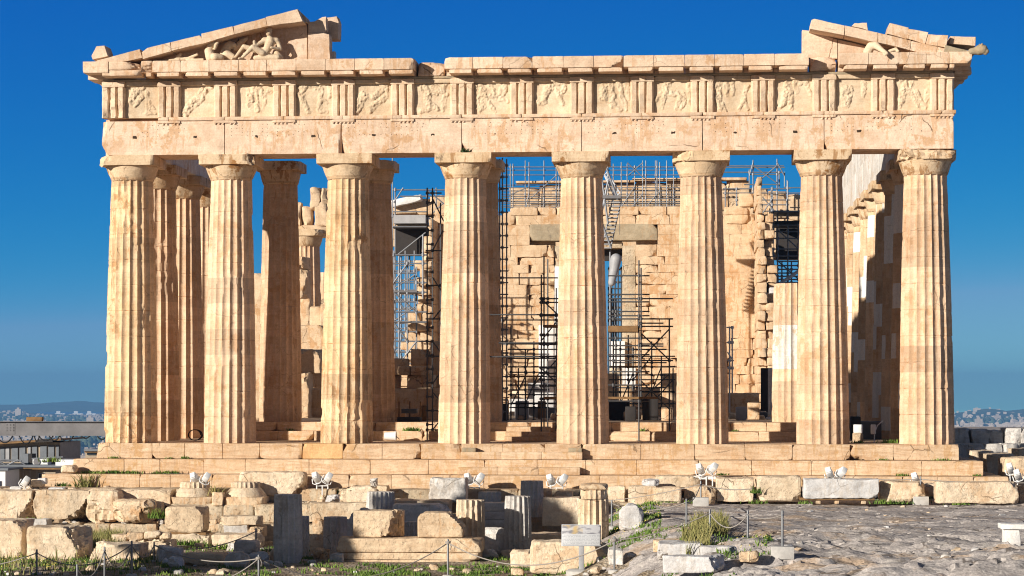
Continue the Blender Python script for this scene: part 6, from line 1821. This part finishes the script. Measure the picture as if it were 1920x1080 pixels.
# ------------------------------------------------------------------ the plain, the city, the hills, the sea
ZP = -122.
def plain_mat():
    t = NT('distant_plain')
    pos = t.n('NewGeometry').outputs['Position']
    c = t.mix(t.ramp(t.noise(pos, .004, 6, .6), .4, .6), (.10, .12, .08), (.26, .24, .19))
    return t.done(c, .95)
M['plain'] = plain_mat()
M['city'] = stone('city_wall', (.38, .30, .23), (.56, .47, .38), stain_amt=0, soot=0, crack=0, tint=.22, vein=0, bump=0)
M['hill'] = plain('wooded_hill', (.07, .095, .05), .95, 0, .35, .01, 0)
M['sea'] = plain('sea_water', (.03, .07, .11), .35, 0, .1, .002, 0)
V = [(-9000, 200, ZP), (9000, 200, ZP), (9000, 12500, ZP), (-9000, 12500, ZP)]
o = mk('plain', MB().add(V, [(0, 1, 2, 3)]), M['plain'], None, 0); tag(o, kind='structure')
V = [(-9000, 11000, ZP + 1), (300, 11000, ZP + 1), (300, 15500, ZP + 1), (-9000, 15500, ZP + 1)]
o = mk('sea', MB().add(V, [(0, 1, 2, 3)]), M['sea'], None, 0); tag(o, kind='structure')
def hill(cx, cy, rx, ry, h, seed, name='hill'):
    def f(x, y):
        d = np.sqrt(((x - cx) / rx) ** 2 + ((y - cy) / ry) ** 2)
        P = np.stack([x, y, 0 * x], 1)
        return ZP - 4 + h * np.clip(1 - d, 0, 1) ** 1.3 * (1 + .35 * fbm(P, 2.5 / rx, 4, seed)) * 1.0
    o = mk(name, grid(cx - rx, cx + rx, cy - ry, cy + ry, 60, 40, f), M['hill'], None, 180)
    return tag(o, kind='structure'), f
def xat(px, d): p = CAM + ray(px, HV) * d; return p[0], p[1]
x, y = xat(75, 13500); hill(x, y, 1500, 700, 50, 3)
x, y = xat(150, 14300); hill(x, y, 1100, 500, 66, 6)
x, y = xat(-60, 14500); hill(x, y, 900, 500, 50, 7)
x, y = xat(1850, 9600); h_r, f_r = hill(x, y, 420, 700, 48, 8)
x, y = xat(1930, 10400); hill(x, y, 600, 700, 44, 9)
x, y = xat(1780, 9000); hill(x, y, 500, 500, 22, 10)
x, y = xat(10, 9800); h_l, f_l = hill(x, y, 300, 500, 34, 12)
x, y = xat(60, 10400); hill(x, y, 500, 400, 30, 13)
x, y = xat(1560, 10000); hill(x, y, 900, 700, 40, 14)
# city blocks: the ones that show largest, one object each; the rest of the sprawl as a mass
rc = np.random.RandomState(9)
def city_pts(n, pxr, dr):
    out = []
    for _ in range(n):
        px = rc.uniform(*pxr); d = dr[0] * (dr[1] / dr[0]) ** rc.rand()
        p = CAM + ray(px, HV) * d
        out.append((p[0], p[1], d))
    return out
def bldg(me_cache={}):
    k = rc.randint(0, 6)
    if k not in me_cache:
        r6 = random.Random(k); m = MB()
        w, dd, h = r6.uniform(10, 18), r6.uniform(10, 16), r6.uniform(9, 17)
        m.add(*box((-w / 2, -dd / 2, 0), (w / 2, dd / 2, h)))
        m.add(*box((-w / 4, -dd / 4, h + .01), (w / 5, dd / 4, h + 2.8)))
        for fl in range(1, int(h // 3)):
            m.add(*box((-w / 2 - .9, -dd / 2 - 1.1, fl * 3 - .2), (w / 2 + .3, -dd / 2 - .01, fl * 3 + .6)))
        V, F = m.get()
        me = bpy.data.meshes.new('city_building'); me.from_pydata(np.asarray(V).tolist(), [], F); me.materials.append(M['city'])
        me_cache[k] = me
    return me_cache[k]
def put_city(pts, lab, grp, f=None):
    for (x, y, d) in pts:
        z = ZP - .5
        if f is not None: z = max(z, float(f(np.array([x]), np.array([y]))[0]) - 1)
        o = bpy.data.objects.new('city_building', bldg()); scene.collection.objects.link(o)
        o.location = (x, y, z); o.rotation_euler = (0, 0, rc.uniform(-.6, .6))
        s = rc.uniform(.55, 1.05) * (d / 5000) ** .2; o.scale = (s * rc.uniform(.8, 1.4), s, s * rc.uniform(.7, 1.3))
        tag(o, lab, 'city building', grp)
put_city(city_pts(180, (100, 215), (3600, 7000)), 'pale city block far below in the haze left of the temple', 'far city blocks left of the temple')
put_city(city_pts(110, (1785, 1930), (6800, 9300)), 'pale city block far off in the haze right of the temple', 'far city blocks right of the temple', f_r)
def mass(pts, f=None):
    m = MB()
    for (x, y, d) in pts:
        z = ZP - 1
        if f is not None: z = max(z, float(f(np.array([x]), np.array([y]))[0]) - 1)
        w, dd, h = rc.uniform(7, 16), rc.uniform(8, 14), rc.uniform(6, 15)
        m.add(*box((x - w / 2, y - dd / 2, z), (x + w / 2, y + dd / 2, z + h)))
    return m
o = mk('city_sprawl', mass(city_pts(2600, (-40, 260), (5200, 11000)), f_l), M['city'], None, 0, origin=np.array([-1500., 8000, ZP])); tag(o, kind='stuff')
o = mk('city_sprawl', mass(city_pts(600, (1560, 1960), (7000, 10400)), f_r), M['city'], None, 0, origin=np.array([1200., 8000, ZP])); tag(o, kind='stuff')
# dark tree belts of the plain
m = MB()
for (px, d, w) in ((10, 8800, 320), (30, 9300, 200), (125, 9000, 160), (150, 8000, 120), (1830, 8300, 110), (1845, 8500, 90), (1875, 8800, 120), (130, 6000, 110), (160, 5000, 90), (120, 4600, 80), (185, 5600, 90), (170, 6600, 120), (140, 7300, 150)):
    p = CAM + ray(px, HV) * d
    for k in range(40):
        c = (p[0] + rc.normal(0, w / 3), p[1] + rc.normal(0, w), ZP)
        V, F = lathe([(2, 0), (7, 4), (8, 9), (5, 14), (1, 17)], (0, 0), 7)
        m.add(V * rc.uniform(.8, 1.5) + c, F)
o = mk('tree_belt', m, M['hill'], None, 60, origin=np.array([0., 7000, ZP])); tag(o, kind='stuff')
for (px, d, h, lb) in ((35, 9600, 46, 'pale tower block standing above the far city at left'), (170, 7600, 34, 'lone taller pale block in the far city near the first column'), (1835, 7600, 30, 'pale tower block rising from the far city at right'), (1870, 8600, 30, 'second pale tower block farther right in the far city')):
    p = CAM + ray(px, HV) * d
    t_ = MB().add(*box((p[0] - 12, p[1] - 10, ZP), (p[0] + 12, p[1] + 10, ZP + h))).add(*box((p[0] - 6, p[1] - 5, ZP + h + .1), (p[0] + 4, p[1] + 5, ZP + h + 6)))
    tag(mk('tower_block', t_, M['city'], None, 0), lb, 'tower block')
for (px, v, lb) in ((112, 767, 'white ship at sea, left of the other two'), (145, 771, 'small white ship at sea between two others'), (170, 770, 'white ship at sea nearest the first column')):
    d = 11500; p = CAM + ray(px, HV) * d
    s_ = MB().add(*prism([(p[0] - 22, ZP + 1), (p[0] + 22, ZP + 1), (p[0] + 28, ZP + 9), (p[0] - 26, ZP + 8)], p[1], p[1] + 10)).add(*box((p[0] - 18, p[1] + 1, ZP + 8.5), (p[0] + 2, p[1] + 9, ZP + 20)))
    tag(mk('ship', s_, M['white_paint'], None, 0), lb, 'ship')
# ------------------------------------------------------------------ haze
hz = bpy.data.materials.new('haze'); hz.use_nodes = True
nt = hz.node_tree; nt.nodes.clear()
out = nt.nodes.new('ShaderNodeOutputMaterial'); pv = nt.nodes.new('ShaderNodeVolumePrincipled')
pv.inputs['Color'].default_value = (.17, .41, .76, 1); pv.inputs['Density'].default_value = 1.05e-4; pv.inputs['Anisotropy'].default_value = 0.0
nt.links.new(pv.outputs['Volume'], out.inputs['Volume'])
o = mk('haze', MB().add(*box((-9500, -300, ZP - 8), (9500, 16500, 120))), hz, None, 0); tag(o, kind='stuff')
